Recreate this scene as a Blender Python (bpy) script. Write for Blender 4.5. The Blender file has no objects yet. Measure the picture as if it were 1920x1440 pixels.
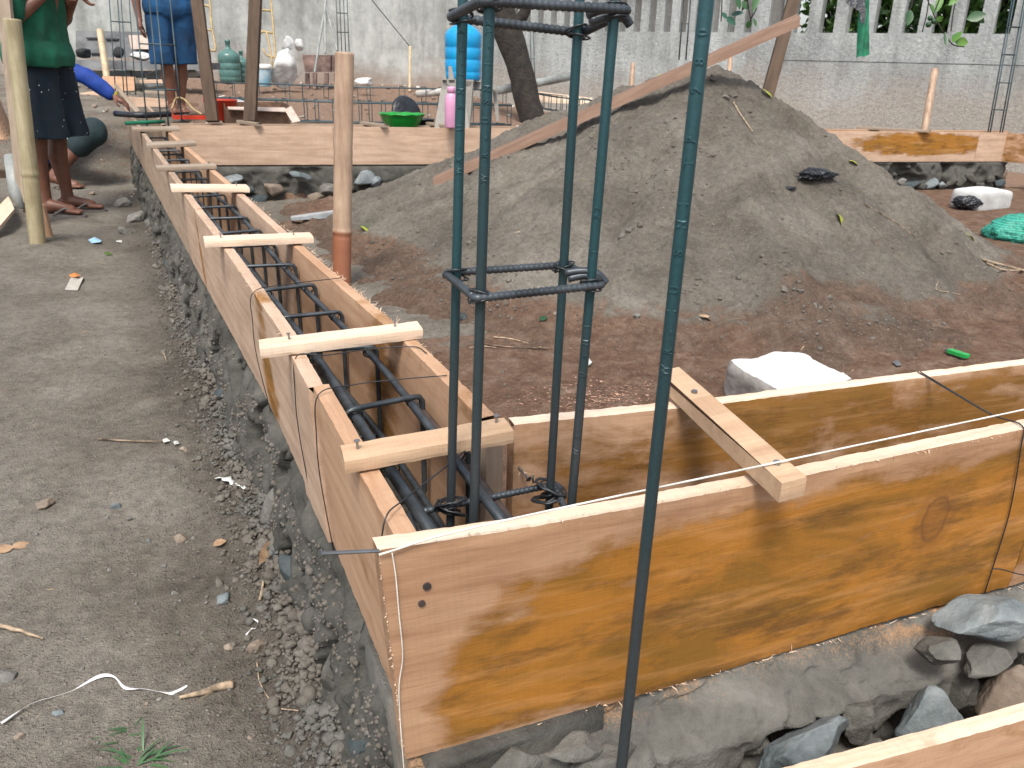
import bpy, bmesh, math, random
import numpy as np
from mathutils import Vector, Matrix
rad = math.radians
S = bpy.context.scene
COL = S.collection
rng = np.random.default_rng(7)

# ------------------------------------------------------------------ camera
CAM = np.array([-0.1794431, -0.6533729, 0.4261418]); YAW, PITCH, ROLL, FPX = 0.402065, 0.367227, 0.0303563, 1555.13
_f = np.array([math.sin(YAW)*math.cos(PITCH), math.cos(YAW)*math.cos(PITCH), -math.sin(PITCH)])
_r = np.array([math.cos(YAW), -math.sin(YAW), 0.0]); _u = np.cross(_r, _f)
RV = _r*math.cos(ROLL)+_u*math.sin(ROLL); UV = -_r*math.sin(ROLL)+_u*math.cos(ROLL); FV = _f
def ray(x, y): return FV+RV*(x-960)/FPX-UV*(y-720)/FPX
def onz(x, y, z): d = ray(x, y); return CAM+d*(z-CAM[2])/d[2]
def ony(x, y, Y): d = ray(x, y); return CAM+d*(Y-CAM[1])/d[1]
def atd(x, y, D): return CAM+ray(x, y)*D
def onplane(x, y, p0, n):
    d = ray(x, y); n = np.array(n, float); return CAM+d*(((np.array(p0)-CAM)@n)/(d@n))
cd = bpy.data.cameras.new('camera'); cam = bpy.data.objects.new('camera', cd); COL.objects.link(cam)
cam.matrix_world = Matrix(((RV[0], UV[0], -FV[0], CAM[0]), (RV[1], UV[1], -FV[1], CAM[1]), (RV[2], UV[2], -FV[2], CAM[2]), (0, 0, 0, 1)))
cd.sensor_fit = 'HORIZONTAL'; cd.sensor_width = 36; cd.lens = FPX/1920*36; cd.clip_start = 0.01; cd.clip_end = 400
cd.dof.use_dof = True; cd.dof.focus_distance = 1.3; cd.dof.aperture_fstop = 20
S.camera = cam
# ------------------------------------------------------------------ light
SUN_EL, SUN_AZ = 58, 212      # azimuth measured like the sky texture: direction the light comes from
w = bpy.data.worlds.new("World"); S.world = w; w.use_nodes = True
nt = w.node_tree; bg = nt.nodes['Background']
sky = nt.nodes.new('ShaderNodeTexSky'); sky.sky_type = 'NISHITA'; sky.sun_disc = False
sky.sun_elevation = rad(SUN_EL); sky.sun_rotation = rad(SUN_AZ); sky.air_density = 1.0; sky.dust_density = 3.0
hs = nt.nodes.new('ShaderNodeHueSaturation'); hs.inputs['Saturation'].default_value = 0.42
nt.links.new(sky.outputs[0], hs.inputs['Color']); nt.links.new(hs.outputs[0], bg.inputs[0]); bg.inputs[1].default_value = 0.115
sl = bpy.data.lights.new('sun', 'SUN'); sun = bpy.data.objects.new('sun', sl); COL.objects.link(sun)
sl.energy = 1.5; sl.angle = rad(16); sl.color = (1, 0.93, 0.84)
sd = Vector((math.sin(rad(SUN_AZ))*math.cos(rad(SUN_EL)), math.cos(rad(SUN_AZ))*math.cos(rad(SUN_EL)), math.sin(rad(SUN_EL))))
sun.rotation_euler = sd.to_track_quat('Z', 'Y').to_euler()
S.view_settings.view_transform = 'Standard'; S.view_settings.look = 'None'; S.view_settings.exposure = 1.12; S.view_settings.gamma = 1
S.render.engine = 'CYCLES'; S.cycles.max_bounces = 6

# ------------------------------------------------------------------ noise
def _h(ix, iy, iz, s):
    n = (ix*374761393+iy*668265263+iz*2147483647+s*974634777) & 0xFFFFFFFF
    n = ((n ^ (n >> 13))*1274126177) & 0xFFFFFFFF
    n = ((n ^ (n >> 16))*2246822519) & 0xFFFFFFFF
    return ((n ^ (n >> 15)) & 0xFFFFFF)/float(0xFFFFFF)
def vn(P, s=0):
    P = np.asarray(P, float); i = np.floor(P).astype(np.int64); f = P-i; f = f*f*(3-2*f); r = 0
    for a in (0, 1):
        for b in (0, 1):
            for c in (0, 1):
                w_ = (f[..., 0] if a else 1-f[..., 0])*(f[..., 1] if b else 1-f[..., 1])*(f[..., 2] if c else 1-f[..., 2])
                r = r+w_*_h(i[..., 0]+a, i[..., 1]+b, i[..., 2]+c, s)
    return r*2-1
def fbm(P, sc=1.0, octs=4, s=0, gain=.5):
    P = np.asarray(P, float)*sc; t = 0; a = 1; n = 0
    for k in range(octs):
        t = t+a*vn(P+k*17.3, s+k); n += a; a *= gain; P = P*2.03
    return t/n
def P3(x, y, z=0): x, y, z = np.broadcast_arrays(np.asarray(x, float), y, z); return np.stack([x, y, z], -1)
def sst(a, b, x): t = np.clip((np.asarray(x, float)-a)/(b-a), 0, 1); return t*t*(3-2*t)

# ------------------------------------------------------------------ objects
def tag(o, label=None, cat=None, group=None, kind=None):
    for k, v in (('label', label), ('category', cat), ('group', group), ('kind', kind)):
        if v: o[k] = v
    return o
def thing(name, label, cat, loc=(0, 0, 0), group=None, rz=0, kind=None):
    o = bpy.data.objects.new(name, None); COL.objects.link(o); o.location = loc; o.rotation_euler = (0, 0, rz); o.empty_display_size = .05
    return tag(o, label, cat, group, kind)
def mk(name, V, F, m, parent=None, smooth=False, attrs=None):
    me = bpy.data.meshes.new(name); V = np.asarray(V, float)
    if parent is not None:   # vertices are given in world space
        pm = Matrix.Translation(parent.location) @ parent.rotation_euler.to_matrix().to_4x4()
        if parent.parent: pm = Matrix.Translation(parent.parent.location) @ parent.parent.rotation_euler.to_matrix().to_4x4() @ pm
        iv = np.array(pm.inverted()); V = V @ iv[:3, :3].T+iv[:3, 3]
    if isinstance(F, np.ndarray):
        n, k = F.shape; me.vertices.add(len(V)); me.vertices.foreach_set('co', V.ravel())
        me.loops.add(n*k); me.loops.foreach_set('vertex_index', F.ravel().astype(np.int32))
        me.polygons.add(n); me.polygons.foreach_set('loop_start', np.arange(0, n*k, k, dtype=np.int32)); me.update(calc_edges=True)
    else: me.from_pydata(V.tolist(), [], [list(map(int, f)) for f in F])
    if smooth: me.polygons.foreach_set('use_smooth', [True]*len(me.polygons))
    for an, arr in (attrs or {}).items():
        arr = np.asarray(arr, float)
        if arr.ndim == 2: a = me.attributes.new(an, 'FLOAT_VECTOR', 'POINT'); a.data.foreach_set('vector', arr.ravel())
        else: a = me.attributes.new(an, 'FLOAT', 'POINT'); a.data.foreach_set('value', arr)
    for mm in (m if isinstance(m, (list, tuple)) else [m]): me.materials.append(mm)
    me.update(); o = bpy.data.objects.new(name, me); COL.objects.link(o)
    if parent is not None: o.parent = parent
    return o
def cat_mesh(L):
    V = []; F = []; n = 0
    for v, f in L:
        V.append(np.asarray(v, float)); F += [tuple(int(i)+n for i in q) for q in f]; n += len(v)
    return np.concatenate(V), F
def grid_faces(nu, nv, closed=False):
    i, j = np.meshgrid(np.arange(nu-1), np.arange(nv if closed else nv-1), indexing='ij'); j2 = (j+1) % nv
    return np.stack([i*nv+j, i*nv+j2, (i+1)*nv+j2, (i+1)*nv+j], -1).reshape(-1, 4)
def tube(pts, r, seg=8, caps=True):
    pts = np.asarray(pts, float); n = len(pts); r = np.broadcast_to(np.asarray(r, float), (n,))
    T = np.gradient(pts, axis=0); T /= np.linalg.norm(T, axis=1)[:, None]+1e-12
    a = np.array([0, 0, 1.]) if abs(T[0][2]) < .9 else np.array([1., 0, 0])
    N = np.cross(T[0], a); N /= np.linalg.norm(N); V = []
    for k in range(n):
        N = N-T[k]*(N@T[k]); N /= np.linalg.norm(N); B = np.cross(T[k], N)
        t = np.arange(seg)*2*np.pi/seg; V.append(pts[k]+r[k]*(np.cos(t)[:, None]*N+np.sin(t)[:, None]*B))
    F = [tuple(q) for q in grid_faces(n, seg, True)]
    if caps: F += [tuple(range(seg))[::-1], tuple((n-1)*seg+i for i in range(seg))]
    return np.concatenate(V), F
def spline(pts, n=8):
    pts = np.asarray(pts, float); P = np.vstack([2*pts[0]-pts[1], pts, 2*pts[-1]-pts[-2]]); out = []
    for i in range(1, len(P)-2):
        for t in np.arange(n)/n:
            out.append(.5*((2*P[i])+(-P[i-1]+P[i+1])*t+(2*P[i-1]-5*P[i]+4*P[i+1]-P[i+2])*t*t+(-P[i-1]+3*P[i]-3*P[i+1]+P[i+2])*t**3))
    out.append(P[-2]); return np.array(out)
def hexa(c):   # 8 corners: bottom 4 (ccw), top 4
    return np.asarray(c, float), [(3, 2, 1, 0), (4, 5, 6, 7), (0, 1, 5, 4), (1, 2, 6, 5), (2, 3, 7, 6), (3, 0, 4, 7)]
def box(x0, x1, y0, y1, z0, z1): return hexa([(x0, y0, z0), (x1, y0, z0), (x1, y1, z0), (x0, y1, z0), (x0, y0, z1), (x1, y0, z1), (x1, y1, z1), (x0, y1, z1)])
def rotz(V, a, c=(0, 0, 0)):
    V = np.asarray(V, float)-c; return np.stack([V[:, 0]*math.cos(a)-V[:, 1]*math.sin(a), V[:, 0]*math.sin(a)+V[:, 1]*math.cos(a), V[:, 2]], 1)+c
def lathe(prof, c, seg=24, rx=1, ry=1):
    t = np.arange(seg)*2*np.pi/seg; V = np.concatenate([np.stack([c[0]+r*rx*np.cos(t), c[1]+r*ry*np.sin(t), np.full(seg, c[2]+z)], 1) for r, z in prof])
    F = [tuple(q) for q in grid_faces(len(prof), seg, True)]; return V, F+[tuple(range(seg))[::-1], tuple((len(prof)-1)*seg+i for i in range(seg))]
_ico = {}
def ico(n):
    if n not in _ico:
        bm = bmesh.new(); bmesh.ops.create_icosphere(bm, subdivisions=n, radius=1); bm.verts.ensure_lookup_table()
        _ico[n] = (np.array([v.co[:] for v in bm.verts]), np.array([[v.index for v in f.verts] for f in bm.faces])); bm.free()
    return _ico[n]
def rotm(a, b, c): return np.array(Matrix.Rotation(a, 3, 'Z') @ Matrix.Rotation(b, 3, 'Y') @ Matrix.Rotation(c, 3, 'X'))
def rock(c, size, s, n=3, rough=.35, cuts=7, rot=None):
    V, F = ico(n); V = V.copy(); rg = np.random.default_rng(s)
    for _ in range(cuts+5):
        d = rg.normal(size=3); d /= np.linalg.norm(d); h = rg.uniform(.5, .82); e = V@d-h; V -= np.outer(np.clip(e, 0, None)*.97, d)
    V = V*(1+rough*.5*fbm(V, 1.3, 2, s)[:, None])+rough*.16*np.stack([fbm(V+k*9, 4, 4, s+k, .6) for k in range(3)], 1)
    M = rotm(*(rot if rot is not None else rg.uniform(-.6, .6, 3))); return (V*np.asarray(size)) @ M.T+c, F

# ------------------------------------------------------------------ materials
def _nt(name):
    m = bpy.data.materials.new(name); m.use_nodes = True; t = m.node_tree; return m, t, t.nodes['Principled BSDF']
def N(t, typ, **kw):
    n = t.nodes.new(typ)
    for k, v in kw.items():
        if hasattr(n, k): setattr(n, k, v)
        else: n.inputs[k.replace('_', ' ')].default_value = v
    return n
def ramp(t, fac, stops):
    r = t.nodes.new('ShaderNodeValToRGB'); e = r.color_ramp.elements
    while len(e) < len(stops): e.new(.5)
    for q, (p, c) in zip(e, stops): q.position = p; q.color = (*c, 1) if len(c) == 3 else c
    t.links.new(fac, r.inputs[0]); return r.outputs[0]
def noise(t, vec, scale, detail=5, rough=.6, dist=0, out=0):
    n = N(t, 'ShaderNodeTexNoise'); n.inputs['Scale'].default_value = scale; n.inputs['Detail'].default_value = detail
    n.inputs['Roughness'].default_value = rough; n.inputs['Distortion'].default_value = dist; t.links.new(vec, n.inputs['Vector']); return n.outputs[out]
def mapping(t, vec, sc): n = N(t, 'ShaderNodeMapping'); n.inputs['Scale'].default_value = sc; t.links.new(vec, n.inputs['Vector']); return n.outputs[0]
def mix(t, fac, a, b, mode='MIX'):
    n = N(t, 'ShaderNodeMix', data_type='RGBA', blend_type=mode)
    for sck, v in ((0, fac), (6, a), (7, b)):
        if isinstance(v, bpy.types.NodeSocket): t.links.new(v, n.inputs[sck])
        else: n.inputs[sck].default_value = v if sck == 0 else ((*v, 1) if len(v) == 3 else v)
    return n.outputs[2]
def math_(t, op, a, b=0.0):
    n = N(t, 'ShaderNodeMath', operation=op)
    for k, v in enumerate((a, b)):
        if isinstance(v, bpy.types.NodeSocket): t.links.new(v, n.inputs[k])
        else: n.inputs[k].default_value = v
    return n.outputs[0]
def bump(t, bsdf, hgt, strength, dist=.01):
    b = N(t, 'ShaderNodeBump'); b.inputs['Strength'].default_value = strength; b.inputs['Distance'].default_value = dist
    t.links.new(hgt, b.inputs['Height']); t.links.new(b.outputs[0], bsdf.inputs['Normal'])
def objco(t): return N(t, 'ShaderNodeTexCoord').outputs['Object']
def geopos(t): return N(t, 'ShaderNodeNewGeometry').outputs['Position']
def plain(name, c, rough=.6, metal=0, var=.15, scale=20, bmp=.1, bsc=60, trans=0, c2=None, bd=.003, spec=None):
    m, t, b = _nt(name); v = objco(t); n = noise(t, v, scale, 5)
    c = np.array(c); lo = np.array(c2) if c2 is not None else c*(1-var*2); hi = np.clip(c*(1+var*(.6 if c2 is None else 0)), 0, .9)
    t.links.new(ramp(t, n, [(.35, tuple(lo)), (.65, tuple(hi))]), b.inputs['Base Color'])
    b.inputs['Roughness'].default_value = rough; b.inputs['Metallic'].default_value = metal
    if trans: b.inputs['Transmission Weight'].default_value = trans
    if spec is not None: b.inputs['Specular IOR Level'].default_value = spec
    if bmp: bump(t, b, noise(t, v, bsc, 4), bmp, bd)
    return m
def wood(name, lt, dk, st=(.36, .155, .022), st2=(.27, .13, .02), saw=.25, rough=.75, seed=0.0, mott=1.0, knot=None):
    m, t, b = _nt(name); a = N(t, 'ShaderNodeAttribute', attribute_name='wc').outputs['Vector']
    add = N(t, 'ShaderNodeVectorMath', operation='ADD'); t.links.new(a, add.inputs[0]); add.inputs[1].default_value = (seed, seed*1.7, 0); a = add.outputs[0]
    g = noise(t, mapping(t, a, (3.5, 42, 30)), 1, 8, .62, .6); blot = noise(t, mapping(t, a, (5, 14, 5)), 1, 4, .6, .4)
    fine = noise(t, mapping(t, a, (25, 420, 300)), 1, 3, .6)
    base = ramp(t, g, [(.28, dk), (.5, tuple((np.array(lt)*.62+np.array(dk)*.38))), (.7, lt)])
    base = mix(t, math_(t, 'MULTIPLY', ramp(t, blot, [(.4, (0, 0, 0)), (.66, (1, 1, 1))]), .45*mott), base, tuple(np.array(dk)*.85))
    sa = N(t, 'ShaderNodeAttribute', attribute_name='stain').outputs['Fac']
    edge = noise(t, mapping(t, a, (9, 22, 9)), 1, 6, .65, .3)
    s2 = math_(t, 'ADD', sa, math_(t, 'MULTIPLY', math_(t, 'SUBTRACT', edge, .5), 1.0))
    fac = ramp(t, s2, [(.38, (0, 0, 0)), (.60, (1, 1, 1))])
    sc = mix(t, ramp(t, noise(t, mapping(t, a, (4, 11, 6)), 1, 7, .68, .8), [(.42, (0, 0, 0)), (.6, (1, 1, 1))]), st, st2)
    sc = mix(t, math_(t, 'MULTIPLY', ramp(t, g, [(.5, (0, 0, 0)), (.72, (1, 1, 1))]), .75), sc, tuple(np.array(lt)*.35+np.array(st)*.9))
    sc = mix(t, math_(t, 'MULTIPLY', ramp(t, noise(t, mapping(t, a, (7, 26, 9)), 1, 5, .7), [(.48, (0, 0, 0)), (.66, (1, 1, 1))]), .8), sc, (.115, .055, .014))
    sc = mix(t, math_(t, 'MULTIPLY', ramp(t, s2, [(.4, (0, 0, 0)), (.5, (1, 1, 1)), (.64, (0, 0, 0))]), .5), sc, (.20, .085, .02))
    col = mix(t, fac, base, sc)
    col = mix(t, .22, col, ramp(t, fine, [(.3, (.45, .45, .45)), (.7, (1, 1, 1))]), 'MULTIPLY')
    swf = noise(t, mapping(t, a, (420, 7, 7)), 1, 2, .5, .3)
    col = mix(t, saw*.5, col, ramp(t, swf, [(.35, (.66, .66, .66)), (.55, (1, 1, 1))]), 'MULTIPLY')
    if knot:
        vd = N(t, 'ShaderNodeVectorMath', operation='DISTANCE'); mp = mapping(t, a, (1.45, 1, 0)); wv = N(t, 'ShaderNodeVectorMath', operation='MULTIPLY_ADD'); t.links.new(noise(t, a, 40, 3, .6, 0, 1), wv.inputs[0]); wv.inputs[1].default_value = (.02, .02, 0); t.links.new(mp, wv.inputs[2])
        t.links.new(wv.outputs[0], vd.inputs[0]); vd.inputs[1].default_value = ((knot[0]+seed)*1.45+.01, knot[1]+seed*1.7+.01, 0); dk_ = vd.outputs['Value']
        col = mix(t, ramp(t, dk_, [(.012, (.45, .45, .45)), (.026, (.5, .5, .5)), (.033, (.95, .95, .95)), (.036, (.25, .25, .25)), (.046, (.35, .35, .35)), (.06, (0, 0, 0))]), col, (.13, .055, .018))
    t.links.new(col, b.inputs['Base Color']); b.inputs['Roughness'].default_value = rough; b.inputs['Specular IOR Level'].default_value = .3
    h = math_(t, 'ADD', math_(t, 'MULTIPLY', swf, saw), math_(t, 'ADD', fine, math_(t, 'MULTIPLY', g, .8)))
    bump(t, b, h, .3, .0012); return m
M = {}
M['wood_front'] = wood('wood_front', (.50, .315, .19), (.31, .165, .09), st=(.36, .15, .022), st2=(.225, .105, .016), seed=.3, knot=(1.185+.735, .305+.150))
M['wood_pale'] = wood('wood_pale', (.64, .465, .345), (.42, .28, .19), seed=3.1, saw=.5)
M['wood_grey'] = wood('wood_grey', (.50, .375, .275), (.31, .215, .15), seed=5.7, saw=.15)
M['wood_orange'] = wood('wood_orange', (.58, .38, .245), (.40, .225, .13), seed=8.2, st=(.29, .135, .03), st2=(.22, .11, .025), mott=.6)
M['wood_fresh_bright'] = wood('wood_fresh_bright', (.80, .66, .52), (.64, .45, .31), st=(.72, .56, .42), st2=(.7, .52, .38), seed=11.4, saw=.3, mott=.3)
M['wood_dark'] = wood('wood_dark', (.115, .075, .048), (.05, .032, .022), seed=14.4, saw=.1)
M['wood_weathered'] = wood('wood_weathered', (.42, .34, .26), (.25, .19, .14), seed=17, saw=.1)
M['wood_tan'] = wood('wood_tan', (.62, .44, .29), (.46, .29, .175), seed=25, saw=.4, mott=.4)
M['wood_brown'] = wood('wood_brown', (.27, .175, .125), (.16, .095, .065), seed=21, saw=.1)
M['splinter'] = plain('splinter', (.72, .55, .40), .8, var=.1, bmp=0)
def steel_mat():
    m, t, b = _nt('steel'); p = geopos(t); n = noise(t, mapping(t, p, (9, 9, 3)), 1, 5, .6); z = N(t, 'ShaderNodeSeparateXYZ'); t.links.new(p, z.inputs[0]); f = noise(t, p, 300, 3, .6)
    k = math_(t, 'ADD', math_(t, 'MULTIPLY', z.outputs[2], 1.3), math_(t, 'MULTIPLY', math_(t, 'SUBTRACT', n, .5), 1.5)); c = ramp(t, k, [(.0, (.045, .056, .062)), (.22, (.030, .055, .063)), (.45, (.020, .068, .080)), (.8, (.028, .085, .098))])
    c = mix(t, .4, c, ramp(t, f, [(.3, (.6, .6, .6)), (.7, (1.2, 1.2, 1.2))]), 'MULTIPLY'); t.links.new(c, b.inputs['Base Color']); b.inputs['Roughness'].default_value = .4; b.inputs['Metallic'].default_value = .35; bump(t, b, f, .15, .0006); return m
M['steel'] = steel_mat()
M['steel_dark'] = plain('steel_dark', (.085, .10, .112), .42, .5, c2=(.035, .042, .05), scale=25, bmp=.2, bsc=200, bd=.0006)
M['steel_far'] = plain('steel_far', (.06, .10, .115), .5, .3, c2=(.04, .055, .06), scale=6, bmp=0)
M['steel_rust'] = plain('steel_rust', (.12, .085, .075), .55, .4, c2=(.05, .045, .045), scale=30, bmp=.2, bsc=150, bd=.0006)
M['wire'] = plain('wire', (.06, .065, .07), .4, .7, bmp=0)
M['nail'] = plain('nail', (.32, .33, .34), .35, .9, bmp=0)
M['string'] = plain('string', (.72, .70, .64), .8, bmp=.3, bsc=600, bd=.0005)
def soil_mat():
    m, t, b = _nt('soil'); p = geopos(t); a = N(t, 'ShaderNodeAttribute', attribute_name='soil').outputs['Fac']
    wet = N(t, 'ShaderNodeAttribute', attribute_name='wet').outputs['Fac']
    n1 = noise(t, p, 3.2, 6, .6, .3); n2 = noise(t, p, 45, 6, .7); n3 = noise(t, p, 260, 3, .7); n4 = noise(t, p, 11, 5, .65, .5)
    grey = ramp(t, n1, [(.3, (.148, .130, .106)), (.5, (.235, .212, .177)), (.7, (.305, .28, .24))])
    grey = mix(t, ramp(t, n4, [(.55, (0, 0, 0)), (.75, (.5, .5, .5))]), grey, (.155, .115, .088))
    red = ramp(t, n4, [(.3, (.135, .079, .053)), (.5, (.205, .126, .086)), (.72, (.29, .208, .155))])
    f = ramp(t, math_(t, 'ADD', a, math_(t, 'MULTIPLY', math_(t, 'SUBTRACT', n4, .5), .9)), [(.4, (0, 0, 0)), (.62, (1, 1, 1))])
    c = mix(t, f, grey, red); c = mix(t, ramp(t, a, [(.5, (0, 0, 0)), (.9, (0, 0, 0)), (1.0, (.75, .75, .75))]), c, mix(t, n4, (.38, .27, .20), (.26, .165, .12))); c = mix(t, wet, c, (.105, .092, .077))
    c = mix(t, .6, c, ramp(t, n2, [(.3, (.4, .4, .4)), (.55, (1, 1, 1)), (.75, (1.35, 1.35, 1.35))]), 'MULTIPLY')
    c = mix(t, .6, c, ramp(t, n3, [(.3, (.5, .5, .5)), (.6, (1.1, 1.1, 1.1))]), 'MULTIPLY')
    vo = N(t, 'ShaderNodeTexVoronoi', feature='F1'); vo.inputs['Scale'].default_value = 85; t.links.new(p, vo.inputs['Vector'])
    pick = ramp(t, vo.outputs['Color'], [(.72, (0, 0, 0)), (.76, (1, 1, 1))]); spot = ramp(t, vo.outputs['Distance'], [(.18, (1, 1, 1)), (.30, (0, 0, 0))])
    c = mix(t, math_(t, 'MULTIPLY', math_(t, 'MULTIPLY', pick, spot), .55), c, (.36, .32, .27))
    t.links.new(c, b.inputs['Base Color']); b.inputs['Roughness'].default_value = .95; b.inputs['Specular IOR Level'].default_value = .15
    bump(t, b, math_(t, 'ADD', math_(t, 'MULTIPLY', n2, 1.4), math_(t, 'ADD', n3, math_(t, 'MULTIPLY', spot, .35))), 1.0, .008); return m
M['soil'] = soil_mat()
def mortar_mat(name, c1, c2, c3, saw=0, bs=.5):
    m, t, b = _nt(name); p = geopos(t); n1 = noise(t, p, 9, 6, .6, .6); n2 = noise(t, p, 70, 6, .7); n3 = noise(t, p, 320, 3, .7)
    c = ramp(t, n1, [(.3, c1), (.52, c2), (.72, c3)])
    sdf = N(t, 'ShaderNodeAttribute', attribute_name='dust').outputs['Fac']
    sp = ramp(t, math_(t, 'ADD', math_(t, 'MULTIPLY', sdf, 1.0), math_(t, 'ADD', math_(t, 'MULTIPLY', math_(t, 'SUBTRACT', n3, .5), 1.6), math_(t, 'SUBTRACT', n1, .5))), [(.40, (0, 0, 0)), (.95, (.75, .75, .75))])
    c = mix(t, sp, c, (.50, .27, .12)); c = mix(t, .5, c, ramp(t, n2, [(.3, (.55, .55, .55)), (.65, (1.1, 1.1, 1.1))]), 'MULTIPLY')
    t.links.new(c, b.inputs['Base Color']); b.inputs['Roughness'].default_value = .9; b.inputs['Specular IOR Level'].default_value = .2
    bump(t, b, math_(t, 'ADD', n2, math_(t, 'MULTIPLY', n3, .5)), bs, .004); return m
M['mortar'] = mortar_mat('mortar', (.058, .056, .049), (.092, .09, .08), (.14, .135, .12), bs=.9)
M['mortar_light'] = mortar_mat('mortar_light', (.13, .125, .115), (.19, .18, .165), (.26, .25, .23))
M['rubble'] = mortar_mat('rubble', (.115, .102, .086), (.16, .145, .124), (.215, .20, .178), bs=.9)
M['mortar_near'] = mortar_mat('mortar_near', (.095, .094, .083), (.15, .147, .132), (.215, .21, .19), bs=1.0)
M['stone_blue'] = mortar_mat('stone_blue', (.10, .125, .135), (.19, .22, .23), (.32, .34, .34), bs=.7)
M['stone_dark'] = mortar_mat('stone_dark', (.035, .045, .05), (.065, .08, .085), (.12, .13, .13), bs=.6)
M['stone_tan'] = mortar_mat('stone_tan', (.16, .125, .095), (.24, .195, .155), (.31, .26, .21), bs=.5)
M['stone_grey'] = mortar_mat('stone_grey', (.12, .115, .105), (.18, .175, .16), (.26, .25, .235), bs=.5)

# ------------------------------------------------------------------ site layout
LO = np.array([(-.6, -.006), (0, -.008), (.06, -.009), (.59, -.017), (1.43, -.057), (2.36, -.111), (2.96, -.149), (4.88, -.248), (6, -.31), (7.9, -.41), (12, -.6)])
LB = np.array([(-.6, .003), (0, .003), (.45, 0), (1.08, -.022), (1.86, -.07), (3.87, -.188), (5.65, -.29), (7.9, -.41), (12, -.6)])
RO = np.array([(0, .191), (.26, .190), (.61, .181), (.82, .164), (1.59, .119), (2.28, .079), (2.97, .030), (4.06, -.037), (5.0, -.086), (6, -.12), (7.9, -.2)])
def xl(y): return np.interp(y, LO[:, 0], LO[:, 1])
def xlb(y): return np.interp(y, LB[:, 0], LB[:, 1])
def xr(y): return np.interp(y, RO[:, 0], RO[:, 1])
def yfar(x): return 5.34-.112*x
def onfar(x, y): return onplane(x, y, (0, 5.34, 0), (.112, 1, 0))
APEX = atd(1345, 118, 4.35)
_b = [onz(*q, -.47)[:2] for q in [(548, 412), (700, 495), (800, 570), (950, 608), (1200, 655), (1480, 685), (1700, 650), (1920, 580), (1980, 510)]]
_b += [(3.62, 2.7), (3.3, 3.5), (2.7, 4.5), (1.4, 5.35), (.75, 5.1)]
_ang = np.array([math.atan2(p[1]-APEX[1], p[0]-APEX[0]) for p in _b]); _rr = np.array([math.hypot(p[0]-APEX[0], p[1]-APEX[1]) for p in _b])
_o = np.argsort(_ang); _ang = _ang[_o]; _rr = _rr[_o]
def pile(x, y):
    dx = x-APEX[0]; dy = y-APEX[1]; a = np.arctan2(dy, dx); r = np.hypot(dx, dy)
    R = np.interp(a, _ang, _rr, period=2*np.pi); p = P3(x, y)
    q = r/R+.05*fbm(p, 1.6, 3, 5)*sst(.1, .5, r); H = APEX[2]+.47+.03
    w_ = 1-q; h = H*(np.where(w_ > .18, w_*1.0, .18*np.exp(np.clip((w_-.18)/.18, -9, 0))) - .055)*1.04-.05*sst(.98, 1.25, q)-.035*np.exp(-(r/.10)**2)
    gul = fbm(P3(a*5, r*.7), 1.3, 3, 8)*.055*sst(.1, .7, r)*sst(1.15, .6, q)
    crease = -.05*np.exp(-((a+1.30)/.07)**2)*sst(.15, .5, r)*sst(1.0, .7, q)+.035*np.exp(-((a+1.17)/.07)**2)*sst(.1, .4, r)*sst(1., .7, q)
    return h+gul+crease+.036*fbm(p, 4.5, 4, 9)+.024*fbm(p, 15, 4, 10)+.009*fbm(p, 48, 3, 12)-.012*np.exp(-(fbm(p+fbm(p, 8, 2, 50)[..., None]*.05, 3.2, 3, 51)/.022)**2)*sst(.0, .25, fbm(p, 1.7, 2, 52))-.47
def ground(x, y, detail=True):
    p = P3(x, y); inside = sst(0, .12, x-.08)*1.0
    z = -.5+inside*.03
    far = np.maximum(sst(-.05, .25, y-yfar(x))*sst(-.15, .1, x+.1), sst(6.3, 7.4, y)*sst(3, 2.2, x))
    zf = -.2+.3*sst(5.5, 11.5, y)*1.0-.28*sst(3.0, 5.5, x)
    z = z*(1-far)+zf*far
    dl = xl(y)-x                                            # left of the long beam
    z = z+.024*np.exp(-np.clip(dl, 0, 9)/.06)*sst(.42, .0, dl)*(dl > 0)*(y > -.3)*(1-far)
    z = z+.10*sst(-.78, -1.35, x+.25*np.clip(1.9-y, 0, 2)*.6)*sst(4.6, 3.2, y)                                # spoil bank on the left
    z = z+.06*np.exp(-(((x+.80)/.30)**2+((y-4.05)/.42)**2))
    z = z+.02*fbm(p, 1.1, 3, 1)
    if detail:
        am = 1+3.2*sst(.24, .05, dl)*(dl > -.05)*sst(4, 1, y)+.9*far+.6*inside
        z = z+am*(.007*fbm(p, 7, 3, 2)+.0035*fbm(p, 26, 4, 3)+.0016*fbm(p, 110, 2, 4))
    return z
def axis(lo, hi, a, b, fine, growth=1.13):
    c = list(np.arange(a, b, fine)); s = fine; x = b
    while x < hi: c.append(x); s *= growth; x += s
    c.append(hi); s = fine; x = a-fine; pre = []
    while x > lo: pre.append(x); s *= growth; x -= s
    return np.array([lo]+pre[::-1]+c)
gx = axis(-60, 60, -1.0, 2.4, .0095, 1.06); gy = axis(-30, 70, .0, 2.6, .0095, 1.035)
X, Y = np.meshgrid(gx, gy, indexing='ij'); Z = ground(X, Y)
dl = xl(Y)-X
soil = np.where(X > .05, .55+.6*sst(5.0, 5.8, Y), .12+.25*fbm(P3(X, Y), .8, 2, 30))
soil = np.where((X > .05) & (X < 1.5) & (Y > 2.0) & (Y < 5.2), .12, soil); soil = np.where((Y > 6.3) & (X <= .05), .75, soil)
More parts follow.
